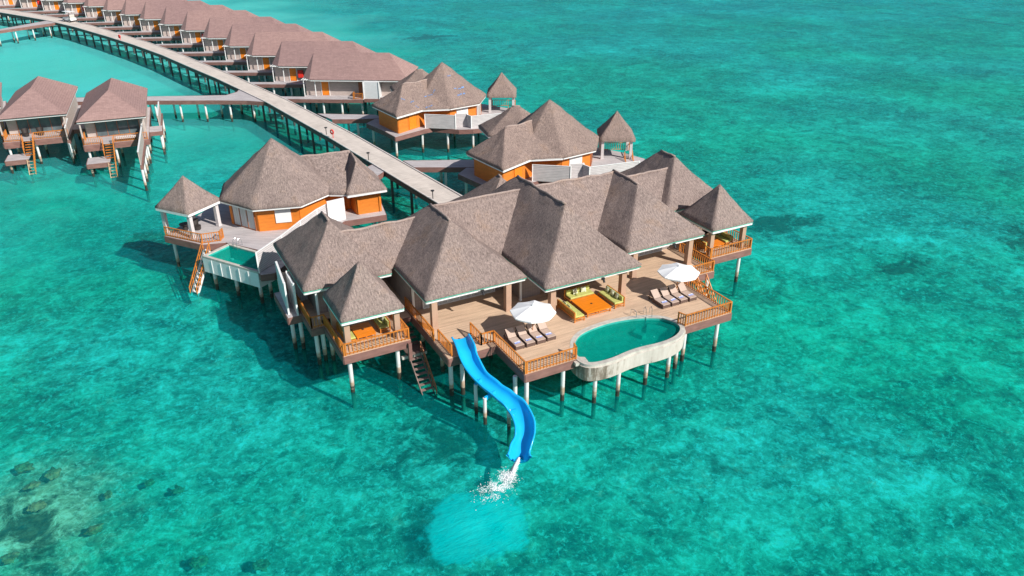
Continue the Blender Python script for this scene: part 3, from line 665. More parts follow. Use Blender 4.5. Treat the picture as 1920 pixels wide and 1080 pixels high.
def lounger(x, y, label, z=3.5):
    t_ = thing('sun_lounger', label, 'sun lounger', (x, y, z), 0, 'brown sun loungers on the pool deck')
    f = MB()  # foot towards -Y
    f.box(-.37, 0, .06, .37, 1.25, .30); f.bar((-.33, 1.25, .22), (-.33, 2.0, .22), .06, .12); f.bar((.33, 1.25, .22), (.33, 2.0, .22), .06, .12)
    f.build('base', M['wicker'], t_)
    for lx, ly in ((-.31, .06), (.31, .06), (-.31, 1.9), (.31, 1.9)):
        m = MB(); m.bar((lx, ly, .002), (lx, ly, .16 if ly > 1 else .10), .07, .07, up=(1, 0, 0)); m.build('leg', M['wicker'], t_)
    m = MB(); m.bar((0, 1.27, .30), (0, 1.86, .80), .70, .07, up=(0, -.6, .7)); m.bar((-.3, 1.75, .68), (-.3, 1.95, .24), .04, .04); m.bar((.3, 1.75, .68), (.3, 1.95, .24), .04, .04); m.build('backrest', M['wicker'], t_)
    m = MB(); m.box(-.34, .02, .303, .34, 1.22, .37); m.bar((0, 1.24, .375), (0, 1.82, .865), .66, .07, up=(0, -.6, .7)); m.build('mattress', M['sling'], t_)
    return t_
tw = MB()
P = [[(-.24+.48*i/4, -.10+.2*j/3, .035+.02*math.sin(j*1.1+i)) for j in range(4)] for i in range(5)]
tw.grid(P); tw.box(-.24, -.10, 0.0, .24, .10, .03); _t = tw.build('towel', M['towel']); TOWEL = _t.data; bpy.data.objects.remove(_t)
ordn = ['first', 'second', 'third', 'fourth']
for gi, (x0, y0, where) in enumerate(((23.13, 42.45, 'under the umbrella beside the slide fence'), (36.45, 42.4, 'under the umbrella at the right deck rail'))):
    for k in range(4):
        x = x0+k*.89; y = y0+random.uniform(-.05, .05)
        lounger(x, y, '%s brown lounger from the left %s' % (ordn[k], where))
        o = bpy.data.objects.new('rolled_towel', TOWEL); COL.objects.link(o); o.location = (x+random.uniform(-.05, .08), y+.45, 3.872); o.rotation_euler = (0, 0, R(random.uniform(-6, 8)))
        tag(o, 'striped towel on %s lounger from left, %s' % (ordn[k], ('umbrella beside the slide fence', 'umbrella at the right rail')[gi]), 'towel', 'striped towels on the loungers')
def parasol(x, y, label):
    t_ = thing('parasol', label, 'umbrella', (x, y, 3.5), 0, 'white octagonal deck umbrellas')
    m = MB(); n = 8; zt, zr_, rr = 2.62, 2.12, 1.72
    P = []
    for k in range(7):
        tt = k/6; row = []
        for q in range(n*3+1):
            a_ = 2*math.pi*q/(n*3)+R(12); edge = (q % 3)/3.0
            rad = rr*tt*(math.cos(math.pi/n)/math.cos(((a_-R(12)) % (2*math.pi/n))-math.pi/n))
            dip = -0.05*math.sin(math.pi*edge)*tt
            row.append((rad*math.cos(a_), rad*math.sin(a_), zt-(zt-zr_)*(tt**1.15)+dip))
        P.append(row)
    m.grid(P); m.grid([P[-1], [(x_*1.0, y_*1.0, z_-.10) for x_, y_, z_ in P[-1]]]); m.build('canopy', M['canvas'], t_)
    m = MB(); m.tube([(0, 0, .05), (0, 0, 2.72)], .03, 8); m.build('pole', M['orange'], t_)
    m = MB(); m.tube([(0, 0, 2.60), (0, 0, 2.66), (0, 0, 2.74)], [.11, .10, .03], 8); m.build('finial', M['canvas'], t_)
    m = MB(); m.tube([(0, 0, .002), (0, 0, .06), (0, 0, .10)], [.30, .30, .1], 16); m.build('base', M['black'], t_)
    m = MB()
    for q in range(8):
        a_ = 2*math.pi*q/8+R(12); m.bar((0, 0, 2.55), (1.66*math.cos(a_), 1.66*math.sin(a_), 2.08), .02, .03)
    m.build('ribs', M['oldwood'], t_)
parasol(24.9, 43.75, 'white umbrella over the loungers beside the slide'); parasol(38.65, 43.95, 'white umbrella over the loungers at the right deck rail')

# ------------------------------------------------------------------ kidney pool
pool = thing('kidney_pool', 'kidney shaped concrete plunge pool hung on the front of the main deck', 'pool', (31.2, 40.6, 0), world=True)
def spline(poly, k=4):
    n = len(poly); out = []
    for i in range(n):
        p0, p1, p2, p3 = [Vector(poly[(i+d) % n]) for d in (-1, 0, 1, 2)]
        for q in range(k):
            u = q/k; out.append(0.5*((2*p1)+(-p0+p2)*u+(2*p0-5*p1+4*p2-p3)*u*u+(-p0+3*p1-3*p2+p3)*u**3))
    return [(p.x, p.y) for p in out]
def inset(poly, d):
    n = len(poly); ar = sum(poly[i][0]*poly[(i+1) % n][1]-poly[(i+1) % n][0]*poly[i][1] for i in range(n)); sg = 1 if ar > 0 else -1; out = []
    for i in range(n):
        a, c = Vector(poly[(i-1) % n]), Vector(poly[(i+1) % n]); t_ = (c-a).normalized(); nr = Vector((-t_.y, t_.x))*sg; out.append((poly[i][0]+nr.x*d, poly[i][1]+nr.y*d))
    return out
po = spline(pool_out)
r1, r2, r3 = inset(po, .16), inset(po, .42), inset(po, .10)
def ring(mb, A, B): # A,B lists of (poly, z)
    a = [(x, y, A[1]) for x, y in A[0]]; c = [(x, y, B[1]) for x, y in B[0]]
    mb.grid([a+[a[0]], c+[c[0]]])
m = MB(); ring(m, (po, 3.28), (r3, 2.12)); m.face([(x, y, 2.12) for x, y in r3]); ring(m, (inset(po, .36), 3.28), (po, 3.28)); m.build('basin', M['concrete'], pool)
m = MB(); ri = inset(po, .44); ro = inset(po, .08); ring(m, (ri, 3.0), (ri, 3.515)); ring(m, (ri, 3.515), (ro, 3.515)); ring(m, (ro, 3.515), (ro, 3.285)); ro2 = inset(po, .02); ring(m, (inset(po, .075), 3.30), (ro2, 3.30)); ring(m, (ro2, 3.30), (ro2, 3.2)); m.build('coping', M['coping'], pool)
m = MB(); rw = inset(po, .45); ring(m, (rw, 3.43), (rw, 2.25)); m.face([(x, y, 2.25) for x, y in rw]); m.build('lining', M['pooltile'], pool)
for (x, y) in ((28.1, 39.6), (30.2, 40.3), (32.6, 40.4), (34.2, 40.9)):
    m = MB(); m.tube([(x, y, 2.255), (x, y, 2.30)], .07, 10); m.build('pool_light', M['white'], pool)
m = MB(); m.prism([(33.6, 41.2), (35.2, 40.6), (35.0, 41.3), (34.2, 41.9)], 2.252, 2.9); m.prism([(33.1, 41.0), (33.6, 41.2), (34.2, 41.9), (33.4, 42.2), (32.8, 41.9)], 2.252, 2.6); m.build('entry_steps', M['pooltile'], pool)
m = MB(); m.face([(x, y, 3.27) for x, y in inset(po, .452)]); m.build('pool_water', M['poolwater'], pool)
m = MB()
for dx in (0, .45):
    x, y = 34.1+dx, 42.05-dx*.35
    m.tube([(x+.18, y+.5, 3.5), (x+.16, y+.45, 4.05), (x+.08, y+.2, 4.3), (x, y-.02, 4.2), (x-.02, y-.1, 3.6), (x-.02, y-.12, 2.6)], .025, 6)
for z_ in (3.0, 2.7): m.bar((34.08, 41.93, z_), (34.53, 41.77, z_), .06, .03)
m.build('ladder', M['steel'], pool)
m = MB(); m.tube([(33.3, 42.9, 3.5), (33.3, 42.9, 4.0), (33.35, 42.6, 4.1), (33.4, 42.3, 4.0), (33.4, 42.3, 3.3)], .022, 6); m.build('grab_rail', M['steel'], pool)
m = MB(); m.prism([(25.75, 39.0), (26.7, 38.85), (26.8, 39.45), (26.1, 39.9), (25.8, 39.6)], 3.2, 3.44); m.build('corner_slab', M['coping'], pool)
_pm = MB(); _pm.tube([(0, 0, -2.9), (0, 0, 2.2)], .16, 10); _po = _pm.build('pile', M['pile']); SP_ME = _po.data; bpy.data.objects.remove(_po)
for (x, y) in ((27.1, 38.45), (29.1, 38.35), (31.8, 38.6), (33.9, 38.6), (35.2, 39.3), (28, 41.2), (31.2, 41.8), (34, 41.3)): put_part(SP_ME, 'pile', pool, x, y)

# ------------------------------------------------------------------ water slide
slide = thing('water_slide', 'bright blue curving water slide dropping from the deck to the sea', 'slide', (20, 40, 0), world=True)
pth = [(19.62, 45.25, 4.22), (19.56, 44.8, 4.2), (19.42, 43.9, 4.1), (19.27, 42.98, 3.68), (19.35, 41.61, 3.1), (19.83, 40.29, 2.65), (20.34, 39.28, 2.25), (20.68, 38.35, 1.85), (20.62, 37.25, 1.42), (20.2, 36.41, 1.02), (19.5, 35.75, 0.62), (19.1, 35.2, 0.5)]
def crv(P, k=8):
    out = []; n = len(P)
    for i in range(n-1):
        p0, p1, p2, p3 = [Vector(P[max(0, min(n-1, i+d))]) for d in (-1, 0, 1, 2)]
        for q in range(k):
            u = q/k; out.append(0.5*((2*p1)+(-p0+p2)*u+(2*p0-5*p1+4*p2-p3)*u*u+(-p0+3*p1-3*p2+p3)*u**3))
    out.append(Vector(P[-1])); return out
C_ = crv(pth); prof = []
for q in range(17):
    a_ = math.pi*q/16; prof.append((-.60*math.cos(a_), -.62*math.sin(a_)**.8))
prof = [(-.76, -.10), (-.77, .02), (-.70, .05), (-.62, .03)]+prof[1:-1]+[(.62, .03), (.70, .05), (.77, .02), (.76, -.10)]
out_ = [(.72, -.12)]+[(.66*math.cos(math.pi*q/16), -.69*math.sin(math.pi*q/16)**.8) for q in range(1, 16)]+[(-.72, -.12)]
m = MB(); G = []
for k, p in enumerate(C_):
    d = (C_[min(k+1, len(C_)-1)]-C_[max(k-1, 0)]); d.z *= .6; d.normalize(); sx = d.cross(Vector((0, 0, 1))).normalized(); uz = sx.cross(d)
    # lean into the bend
    d0 = (C_[k]-C_[max(k-3, 0)]); d1 = (C_[min(k+3, len(C_)-1)]-C_[k]); bend = (d0.x*d1.y-d0.y*d1.x)/(max(.1, d0.length*d1.length)); lean = max(-.35, min(.35, -bend*1.4)); 
    end = max(0, 1-(len(C_)-1-k)/5.0); tp = max(0, 1-k/26.0); fl = 1+.18*end
    row = []
    for (a_, c_) in prof+out_+[prof[0]]:
        s_ = 1.0
        y_ = c_*(1-.5*tp); 
        v_ = p+sx*(a_*fl*.93)+uz*(y_*.95)
        v_ += sx*0+uz*(-lean*a_*.8)
        row.append(v_)
    G.append(row)
m.grid(G); m.face(G[0][:-1]); 
m.build('chute', M['slide'], slide, smooth=True)
for (x, y, zt, zb) in ((18.95, 41.35, 2.45, 2.45), (18.95, 39.9, 2.2, 2.2), (20.15, 38.6, 1.6, 1.6)):
    m = MB(); m.tube([(x, y, -2.8), (x, y, zt)], .13, 10); m.build('support_post', M['pile'], slide)
for (x, y, z_, x2, y2, z2) in ((18.95, 41.35, 2.40, 19.45, 41.45, 2.62), (18.95, 39.9, 2.12, 19.9, 40.2, 2.2), (20.15, 38.6, 1.4, 20.65, 38.45, 1.5)):
    m = MB(); m.bar((x, y, z_), (x2, y2, z2), .12, .3); m.build('bracket', M['slide'], slide)

# spray where the slide runs out
m = MB()
def flake(x, y, z_, r):
    a0 = random.uniform(0, 6.28); tl = random.uniform(-.5, .5); n = random.choice((4, 5, 6))
    top = [(x+r*math.cos(a0+6.283*k/n)*random.uniform(.6, 1.3), y+r*math.sin(a0+6.283*k/n)*random.uniform(.6, 1.3), z_+tl*r*math.cos(6.283*k/n)) for k in range(n)]
    for k in range(n): m.face([top[k], top[(k+1) % n], (x, y, z_+r*.7)])
random.seed(3)
for k in range(4200):
    u = random.random()
    if u < .20:
        t_ = random.random(); x = 19.0-1.0*t_+random.gauss(0, .03+.07*t_); y = 35.0-.8*t_+random.gauss(0, .03+.06*t_); z_ = .30*(1-t_)+.02
        r = random.uniform(.015, .04)
    elif u < .42:
        x = 17.75+random.gauss(0, .24); y = 34.2+random.gauss(0, .30); z_ = .02+abs(random.gauss(0, .06)); r = random.uniform(.012, .038)
    else:
        t_ = random.random()**.7; x = 17.7-1.5*t_+random.gauss(0, .30+.25*t_); y = 34.1-.7*t_+random.gauss(0, .25+.25*t_); z_ = .012; r = random.uniform(.010, .030)
        if noise.noise(Vector((x*2.2, y*2.2, 1))) < -.05: continue
        if random.random() < .25: x -= random.uniform(0, .8)
    flake(x, y, z_, r)
o = m.build('water_splash', simple('white_foam', (0.80, 0.82, 0.84), 0.6, 0.05, 4)); tag(o, 'white spray and foam on the water below the blue slide', kind='stuff')
m = MB()
G = []
for k in range(9):
    t_ = k/8; x = 19.08-.95*t_; y = 35.15-.8*t_; z_ = .42-.36*t_-.25*t_*(1-t_)*-1; wd = .10+.10*t_
    G.append([(x-wd*.7, y+wd*.7, z_-.02), (x, y, z_+.03), (x+wd*.7, y-wd*.7, z_-.02), (x, y, z_-.05), (x-wd*.7, y+wd*.7, z_-.02)])
m.grid(G); o2 = m.build('water_jet', simple('jet_water', (0.62, 0.68, 0.70), 0.15, 0.2, 9, bmp=.5), smooth=True); tag(o2, 'thin stream of water pouring off the end of the slide', kind='stuff')

# ------------------------------------------------------------------ stairs
def stairs(name, label, a, c, width, n, m_tread, m_rail, rails=(1,), rail_h=.9, group=None):
    """flight from a (top) to c (bottom)"""
    a, c = Vector(a), Vector(c); t_ = thing(name, label, 'stairs', (a.x, a.y, 0), 0, group, world=True)
    d = Vector((c.x-a.x, c.y-a.y, 0)).normalized(); sx = Vector((-d.y, d.x, 0))
    for k in range(n):
        q = a.lerp(c, k/(n-1)); m = MB(); m.bar(q-sx*width/2, q+sx*width/2, .26, .05, up=(0, 0, 1)); m.build('tread', m_tread, t_)
    m = MB()
    for sgn in (-1, 1): m.bar(a+sx*sgn*(width/2+.04)-Vector((0, 0, .05)), c+sx*sgn*(width/2+.04)-Vector((0, 0, .05)), .06, .2)
    m.build('stringer', m_tread, t_)
    for sgn in rails:
        m = MB(); slope_rail(m, a+sx*sgn*(width/2+.1), c+sx*sgn*(width/2+.1), rail_h, 4); m.build('handrail', m_rail, t_)
    return t_
st = stairs('sea_stairs', 'open weathered stairs down to the sea between left gazebo and slide deck', (16.85, 47.7, 2.15), (16.85, 44.9, -.35), .85, 10, simple('grey_wet_wood', (0.22, 0.15, 0.13), .8, .35, 3), M['oldwood'], rails=(1,))
m = MB(); m.box(16.3, 47.75, 2.03, 17.9, 49.0, 2.13); m.build('landing', M['darkbeam'], st)
m = MB(); slope_rail(m, (16.75, 52.0, 3.5), (16.75, 49.0, 2.2), .9, 3); m.build('handrail', M['oldwood'], st)
m = MB()
for k in range(6): q = Vector((17.3, 51.4, 3.2)).lerp(Vector((17.3, 49.1, 2.2)), k/5); m.bar(q-Vector((.42, 0, 0)), q+Vector((.42, 0, 0)), .28, .05)
m.build('upper_treads', M['darkbeam'], st)
m = MB(); m.box(15.9, 47.8, 1.75, 17.9, 48.0, 1.98); m.build('cross_beam', M['coping'], st)
m = MB(); m.box(16.3, 47.3, 1.8, 16.55, 47.6, 3.3); m.build('post', M['fascia'], st)
st = stairs('sea_stairs', 'orange railed stairs to the sea half hidden behind the right deck rail', (42.2, 45.0, 3.1), (42.2, 42.9, .5), .8, 9, M['orange'], M['orange'], rails=(-1, 1))
m = MB(); m.box(41.8, 45.05, 3.0, 42.6, 45.8, 3.15); m.build('landing', M['orange'], st)

# ------------------------------------------------------------------ boardwalk
Wl = [(-33, 283), (-25.5, 272), (-19.2, 262.6), (-13.6, 251.6), (-7.8, 239.7), (-1.6, 223.8), (4.1, 206.5), (8.9, 190.8), (12.9, 175.7), (16.1, 160.5), (18.9, 147.8), (21.1, 136.0), (23.0, 125.7), (26.2, 101.6), (29.3, 73.4), (30.0, 66.6)]
Wr = [(-29, 285), (-22.2, 274.6), (-16.0, 264.8), (-10.3, 254.2), (-4.6, 241.9), (1.7, 225.6), (7.4, 207.6), (12.1, 192.0), (16.0, 176.6), (19.2, 161.3), (22.0, 148.4), (24.2, 136.6), (26.1, 126.4), (29.5, 102.2), (32.5, 73.6), (33.2, 66.6)]
walk = thing('boardwalk', 'long curving grey timber boardwalk on piles running to the upper left', 'boardwalk', (26, 100, 0), world=True)
m = MB(); A = [(x, y, 3.56) for x, y in Wl]; B = [(x, y, 3.56) for x, y in Wr]
cum = 0; ug = [[], []]
for i in range(len(A)):
    if i: cum += (Vector(A[i])-Vector(A[i-1])).length
    ug[0].append((cum, 0)); ug[1].append((cum, 3.2))
m.grid([A, B], ug); m.grid([[(x, y, 3.40) for x, y, z in B], [(x, y, 3.40) for x, y, z in A]]); m.build('deck', M['walk'], walk)
def walkmat():
    mm, t, p, o = mat('walkway_planks')
    uv = coords(t, 'UV'); sp = N(t, 'ShaderNodeSeparateXYZ'); t.links.new(uv, sp.inputs[0])
    y = mth(t, 'MULTIPLY', sp.outputs[0], 1/.16); fr = mth(t, 'FRACT', y)
    n1 = nz(t, coords(t, 'UV', (6, .5, 1)), 1.0, 3); n2 = nz(t, coords(t, 'UV', (.25, .9, 1)), 1.0, 4)
    c = ramp(t, n1, [(0.3, (0.54, 0.47, 0.415)), (0.7, (0.72, 0.64, 0.57))]); c = mix(t, 1, c, ramp(t, n2, [(.3, .82), (.6, 1.0)]), 'MULTIPLY')
    c = mix(t, 1, c, ramp(t, fr, [(0, .72), (.12, 1), (1, 1)]), 'MULTIPLY')
    t.links.new(c, p.inputs['Base Color']); p.inputs['Roughness'].default_value = .85; return mm
M['walkuv'] = walkmat(); walk.children[0].data.materials[0] = M['walkuv']
m = MB()
for L in (Wl, Wr):
    for i in range(len(L)-1): m.bar((*L[i], 3.60), (*L[i+1], 3.60), .16, .12)
m.build('kerb', simple('bleached_kerb', (0.60, 0.55, 0.52), .8, .12, 2), walk)
m = MB()
for L in (Wl, Wr):
    for i in range(len(L)-1): m.bar((*L[i], 3.17), (*L[i+1], 3.17), .10, .5)
m.build('edge_beam', M['darkbeam'], walk)
def along(L, s):
    for i in range(len(L)-1):
        a, c = Vector(L[i]), Vector(L[i+1]); d = (c-a).length
        if s <= d: return a.lerp(c, s/d)
        s -= d
    return Vector(L[-1])
tot = sum((Vector(Wl[i+1])-Vector(Wl[i])).length for i in range(len(Wl)-1)); totr = sum((Vector(Wr[i+1])-Vector(Wr[i])).length for i in range(len(Wr)-1))
k = 0; npile = 46
for k in range(npile):
    f = (k+.5)/npile
    for L, T, off in ((Wl, tot, .15), (Wr, totr, .15)):
        p = along(L, T*f); q = along(Wr if L is Wl else Wl, (totr if L is Wl else tot)*f); p = p+(q-p).normalized()*off
        put_part(DPILE_ME, 'pile', walk, p.x, p.y)
# side branches
def strip(name, label, L, R_, beam=M['fascia'], step=4.0, cat='walkway'):
    t_ = thing(name, label, cat, (L[0][0], L[0][1], 0), world=True)
    m = MB(); m.grid([[(x, y, 3.52) for x, y in L], [(x, y, 3.52) for x, y in R_]]); m.grid([[(x, y, 3.38) for x, y in R_], [(x, y, 3.38) for x, y in L]]); m.build('deck', M['deckgrey'], t_)
    m = MB()
    for Q in (L, R_):
        for i in range(len(Q)-1): m.bar((*Q[i], 3.22), (*Q[i+1], 3.22), .08, .62)
    m.build('edge_beam', beam, t_)
    T = sum((Vector(R_[i+1])-Vector(R_[i])).length for i in range(len(R_)-1)); n = max(1, int(T/step))
    for k in range(n):
        p = along(R_, T*(k+.5)/n); q = along(L, sum((Vector(L[i+1])-Vector(L[i])).length for i in range(len(L)-1))*(k+.5)/n)
        for z_ in (p+(q-p)*.12, q+(p-q)*.12): put_part(PILE_ME, 'pile', t_, z_.x, z_.y)
    return t_
strip('footbridge', 'flat side boardwalk curving off left to the two brown-roofed villas', [(20.9, 137.3), (20.2, 135.6), (18.2, 134.2), (14, 136.0), (6.9, 139.3), (0, 142.6), (-12, 147.5)], [(22.95, 126.4), (20.5, 128.6), (15.8, 131.4), (12, 133.3), (7.3, 135.8), (0, 139.4), (-12.6, 144.6)])
strip('footbridge', 'narrow side boardwalk branching left at the top left corner near the buggy', [(-8.0, 239.9), (-17.8, 230.0), (-30, 218)], [(-5.4, 235.2), (-17.7, 227.2), (-29, 215.6)])
strip('footbridge', 'pale side bridge to the rear thatched villa with blue roof patches', [(28.2, 115.5), (32, 113), (35.6, 110.8)], [(29.2, 111.2), (32, 109.8), (36.2, 108.0)])
strip('footbridge', 'side bridge to the right thatched villa just behind the main roofs', [(31.4, 88.2), (35, 86.4), (39.6, 84.2)], [(31.7, 85.0), (35, 83.2), (38.4, 81.4)])
strip('footbridge', 'short triangular landing joining the left thatched villa to the boardwalk', [(27.9, 88.7), (24.6, 86.6), (23.5, 84)], [(28.3, 85.6), (26.4, 83.8), (25.3, 81.5)])
# lamps and life rings
LP = MB(); LP.tube([(0, 0, 0), (0, 0, .85)], .05, 8); _o = LP.build('post', M['black']); LPM = _o.data; bpy.data.objects.remove(_o)
LP = MB(); LP.tube([(0, 0, .85), (0, 0, .9), (0, 0, 1.0), (0, 0, 1.02)], [.05, .20, .20, .05], 10); _o = LP.build('lamp_cap', M['black']); LCM = _o.data; bpy.data.objects.remove(_o)
for x, y, lb in ((27.62, 90.0, 'black bollard lamp at the boardwalk edge by the triangular landing'), (29.4, 73.8, 'black bollard lamp at the near end of the boardwalk'), (26.2, 103.6, 'black bollard lamp beside the red life ring on the boardwalk')):
    t_ = thing('bollard_lamp', lb, 'lamp', (x, y, 3.62), 0, 'bollard lamps along the boardwalk'); put_part(LPM, 'post', t_, 0, 0); put_part(LCM, 'lamp_cap', t_, 0, 0)
for x, y, s_, lb in ((26.5, 101.6, 1.0, 'red life ring on a post near the middle of the boardwalk'), (6.7, 198.3, 1.5, 'red life ring on a post at the far end of the boardwalk')):
    t_ = thing('life_ring', lb, 'life ring', (x, y, 3.6), R(-60), 'red life rings on the boardwalk')
    m = MB(); m.tube([(0, .08, 0), (0, .08, 1.15)], .05, 6); m.build('post', M['red'], t_)
    m = MB(); m.tube([(.26*math.cos(2*math.pi*q/16), -.04, .85+.26*math.sin(2*math.pi*q/16)) for q in range(17)], .10*s_, 8, cap=False); m.build('ring', M['red'], t_, smooth=True)

# ------------------------------------------------------------------ buggy
bg_ = thing('golf_buggy', 'white roofed golf buggy driving on the far boardwalk', 'buggy', (-2.6, 234.6, 3.58), R(118)); bg_.scale = (1.55, 1.35, 1.35)
m = MB()
side = [(-1.25, .35), (-1.2, .75), (-.55, .8), (-.5, .5), (.35, .48), (.5, .85), (.95, .8), (1.3, .5), (1.28, .3)]
m.grid([[(x, -.55, z) for x, z in side], [(x, .55, z) for x, z in side]])
for y in (-.55, .55): m.face([(x, y, z) for x, z in side])
m.face([(-1.25, -.55, .35), (-1.25, .55, .35), (1.28, .55, .3), (1.28, -.55, .3)]); m.build('body', M['white'], bg_)
m = MB(); m.box(-.95, -.5, .8, -.45, .5, .98); m.box(-.98, -.5, .98, -.88, .5, 1.35); m.build('seat', M['seatgrey'], bg_)
m = MB(); G = [[(-1.15+.5*i*.48*1, -.62+j*.31, 1.85+.06*math.sin(math.pi*i/4)*math.sin(math.pi*j/4)) for j in range(5)] for i in range(5)]; G = [[(-1.15+2.0*i/4, y, z) for (_, y, z) in r] for i, r in enumerate(G)]; m.grid(G); m.box(-1.15, -.62, 1.80, .85, .62, 1.845); m.build('canopy', M['white'], bg_)
for x, y in ((-1.05, -.5), (-1.05, .5), (.62, -.5), (.62, .5)):
    m = MB(); m.bar((x, y, .7), (x+(.1 if x < 0 else -.1), y, 1.8), .04, .04, up=(1, 0, 0)); m.build('canopy_post', M['black'], bg_)
for x in (-.85, .85):
    for y in (-.55, .55):
        m = MB(); m.tube([(x, y-.09, .24), (x, y+.09, .24)], .24, 14); wh = m.build('wheel', M['black'], bg_); m = MB(); m.tube([(x, y-.1, .24), (x, y+.1, .24)], .11, 10); m.build('rim', M['white'], wh)
m = MB(); m.bar((.45, -.2, .8), (.25, -.2, 1.15), .03, .03); m.tube([(.25+.05*math.sin(6.283*q/10), -.2+.17*math.cos(6.283*q/10), 1.15+.15*math.sin(6.283*q/10)) for q in range(11)], .02, 6, cap=False); m.build('steering_wheel', M['black'], bg_)

# ------------------------------------------------------------------ thatched villas B
def octo(cx, cy, r, a0): return [(cx+r*math.cos(R(a0+45*k)), cy+r*math.sin(R(a0+45*k))) for k in range(8)]
def shrink(poly, d): return inset(poly, d)
def clad(parent, pts, z0, z1, matl, name='wall', t=.14):
    m = MB()
    for i in range(len(pts)-1): wall_line(m, pts[i], pts[i+1], z0+.001*i, z1-.001*i, t)
    return m.build(name, matl, parent)
def screen(parent, pts, z0, z1, m_=None):
    m = MB(); f = MB()
    for i in range(len(pts)-1):
        a, c = Vector((*pts[i], 0)), Vector((*pts[i+1], 0))
        m.bar(a+Vector((0, 0, (z0+z1)/2)), c+Vector((0, 0, (z0+z1)/2)), .06, z1-z0)
        f.bar(a+Vector((0, 0, z1+.03)), c+Vector((0, 0, z1+.03)), .12, .06)
    for p in pts: f.bar((*p, z0-.05), (*p, z1+.07), .12, .12)
    o = m.build('privacy_screen', m_ or M['greyscreen'], parent); f.build('screen_frame', M['white'], o); return o

# B3 (right, near)
def villaR(label, off, far=True):
    ox, oy = off
    v = thing('thatched_villa', label, 'villa', (46.85, 79.0, 0), world=True, group='orange walled thatched villas')
    TF = M['thatch_far']
    oc = octo(46.9, 79.0, 6.45, -104.5+0)
    hip_roof('roof', oc, [(46.9, 79.0)], 6.3, 11.35, TF, v, amp=.10, sag=.12)
    hip_roof('roof', [(37.0, 72.0), (41.6, 74.05), (45.2, 72.75), (48.5, 82), (43, 84.2), (36.1, 79.6)], [(40.2, 77.6), (45.0, 79.0)], 6.28, 9.1, TF, v, amp=.10, caps=True, hips=False)
    hip_roof('roof', [(41.5, 84.8), (45.0, 81.5), (50.5, 84), (49.5, 90.0), (42.3, 89.2)], [(45.7, 86.2), (46.6, 85.8)], 6.26, 9.0, TF, v, amp=.07, hips=False)
    dkp = [(35.4, 80.4), (36.3, 75.3), (36.6, 71.9), (41.6, 73.7), (42.9, 73.9), (45.7, 71.1), (47.5, 70.4), (54.0, 69.6), (58.2, 74.6), (57.2, 78.2), (55.2, 82.3), (50.6, 86.0), (49.5, 89.5), (42.5, 89.0), (39.5, 84.0)]
    deck(v, dkp, M['deckgrey'])
    oi = octo(46.9, 79.0, 5.55, -104.5)
    clad(v, [oi[k] for k in (7, 0, 1, 2, 3, 4, 5, 6, 7)], 3.5, 6.25, M['orangewall'])
    clad(v, [(36.9, 79.0), (37.6, 73.2), (41.2, 74.9), (42.6, 75.6)], 3.5, 6.22, M['orangewall']); clad(v, [(36.9, 79.0), (41.5, 83.5)], 3.5, 6.2, M['orangewall'])
    m = MB(); m.bar((39.3, 73.95, 3.55), (39.3, 73.95, 6.1), .12, .1); m.bar((40.9, 74.7, 3.55), (40.9, 74.7, 6.1), .12, .1); m.bar((39.3, 73.95, 6.05), (40.9, 74.7, 6.05), .1, .1); m.build('door_frame', M['orange'], v)
    m = MB(); m.bar((39.45, 74.02, 4.75), (40.75, 74.63, 4.75), .2, 2.3); m.build('door', M['orange_table'], v)
    # white shutter window on the octagon's front right side
    a, c = Vector(oi[1]), Vector(oi[2]); a, c = Vector(oi[0]), Vector(oi[1])
    p1, p2 = a.lerp(c, .25), a.lerp(c, .70); nr = Vector(((c-a).y, -(c-a).x)).normalized()*.1
    m = MB(); m.bar((p1.x+nr.x, p1.y+nr.y, 4.9), (p2.x+nr.x, p2.y+nr.y, 4.9), .08, 1.5); m.build('shutter', M['white'], v)
    p1, p2 = Vector(oi[1]).lerp(Vector(oi[2]), .15), Vector(oi[1]).lerp(Vector(oi[2]), .85)
    glazed(v, (p1.x, p1.y), (p2.x, p2.y), n=3, face=(.7, -.7))
    screen(v, [(41.9, 74.1), (45.4, 71.5)], 3.5, 5.4); screen(v, [(45.8, 72.4), (47.4, 71.9)], 3.5, 5.35, M['greyscreen']); screen(v, [(47.3, 72.3), (47.5, 70.8), (53.8, 69.9)], 3.5, 5.2)
    piles(v, [(36.9, 72.6), (41.4, 74.2), (44.6, 72.6), (47.8, 71.0), (50.8, 70.4), (53.6, 70.2), (57.6, 74.8), (56.6, 78.0), (36.0, 79.6), (38.8, 78.0), (43, 78), (48, 78), (52, 78), (52, 74), (45, 84), (50, 84), (40, 83.4)])
    g = thing('gazebo', None, 'gazebo', (55.9, 77.8, 0), R(-29)); g['group'] = 'gazebos of the thatched villas'
    hw = 2.2
    hip_roof('roof', [(-hw, -hw), (hw, -hw), (hw, hw), (-hw, hw)], [(0, 0)], 6.2, 9.1, TF, g, amp=.05, edge=.42, fascia=False)
    for sx in (-1, 1):
        for sy in (-1, 1): column(g, sx*1.75, sy*1.75, s=.34, m=M['greycol'])
    railing(g, [(-1.5, 1.95), (2.0, 1.95)], m=M['orange']); railing(g, [(2.0, 1.9), (2.0, -1.2)])
    mm = MB(); slope_rail(mm, (2.0, -1.4, 3.5), (2.1, -4.2, 1.6), .95, 8); slope_rail(mm, (1.0, -1.9, 3.5), (1.1, -4.2, 1.8), .95, 8); mm.build('stair_rail', M['orange'], g)
    return v, g
v3, g3 = villaR('orange walled thatched villa just behind the main villa, largest clay-brown roof at right', (0, 0))
v3['label'] = 'orange walled thatched villa directly behind the main villa roofs'
g3['label'] = 'tall thatched gazebo right of the nearer rear villa, sea behind it'
v2 = copy_tree(v3); v2.location = (46.85-2.4, 79.0+26.5, 0); v2['label'] = 'rear thatched villa with blue tarp scraps on its roof'
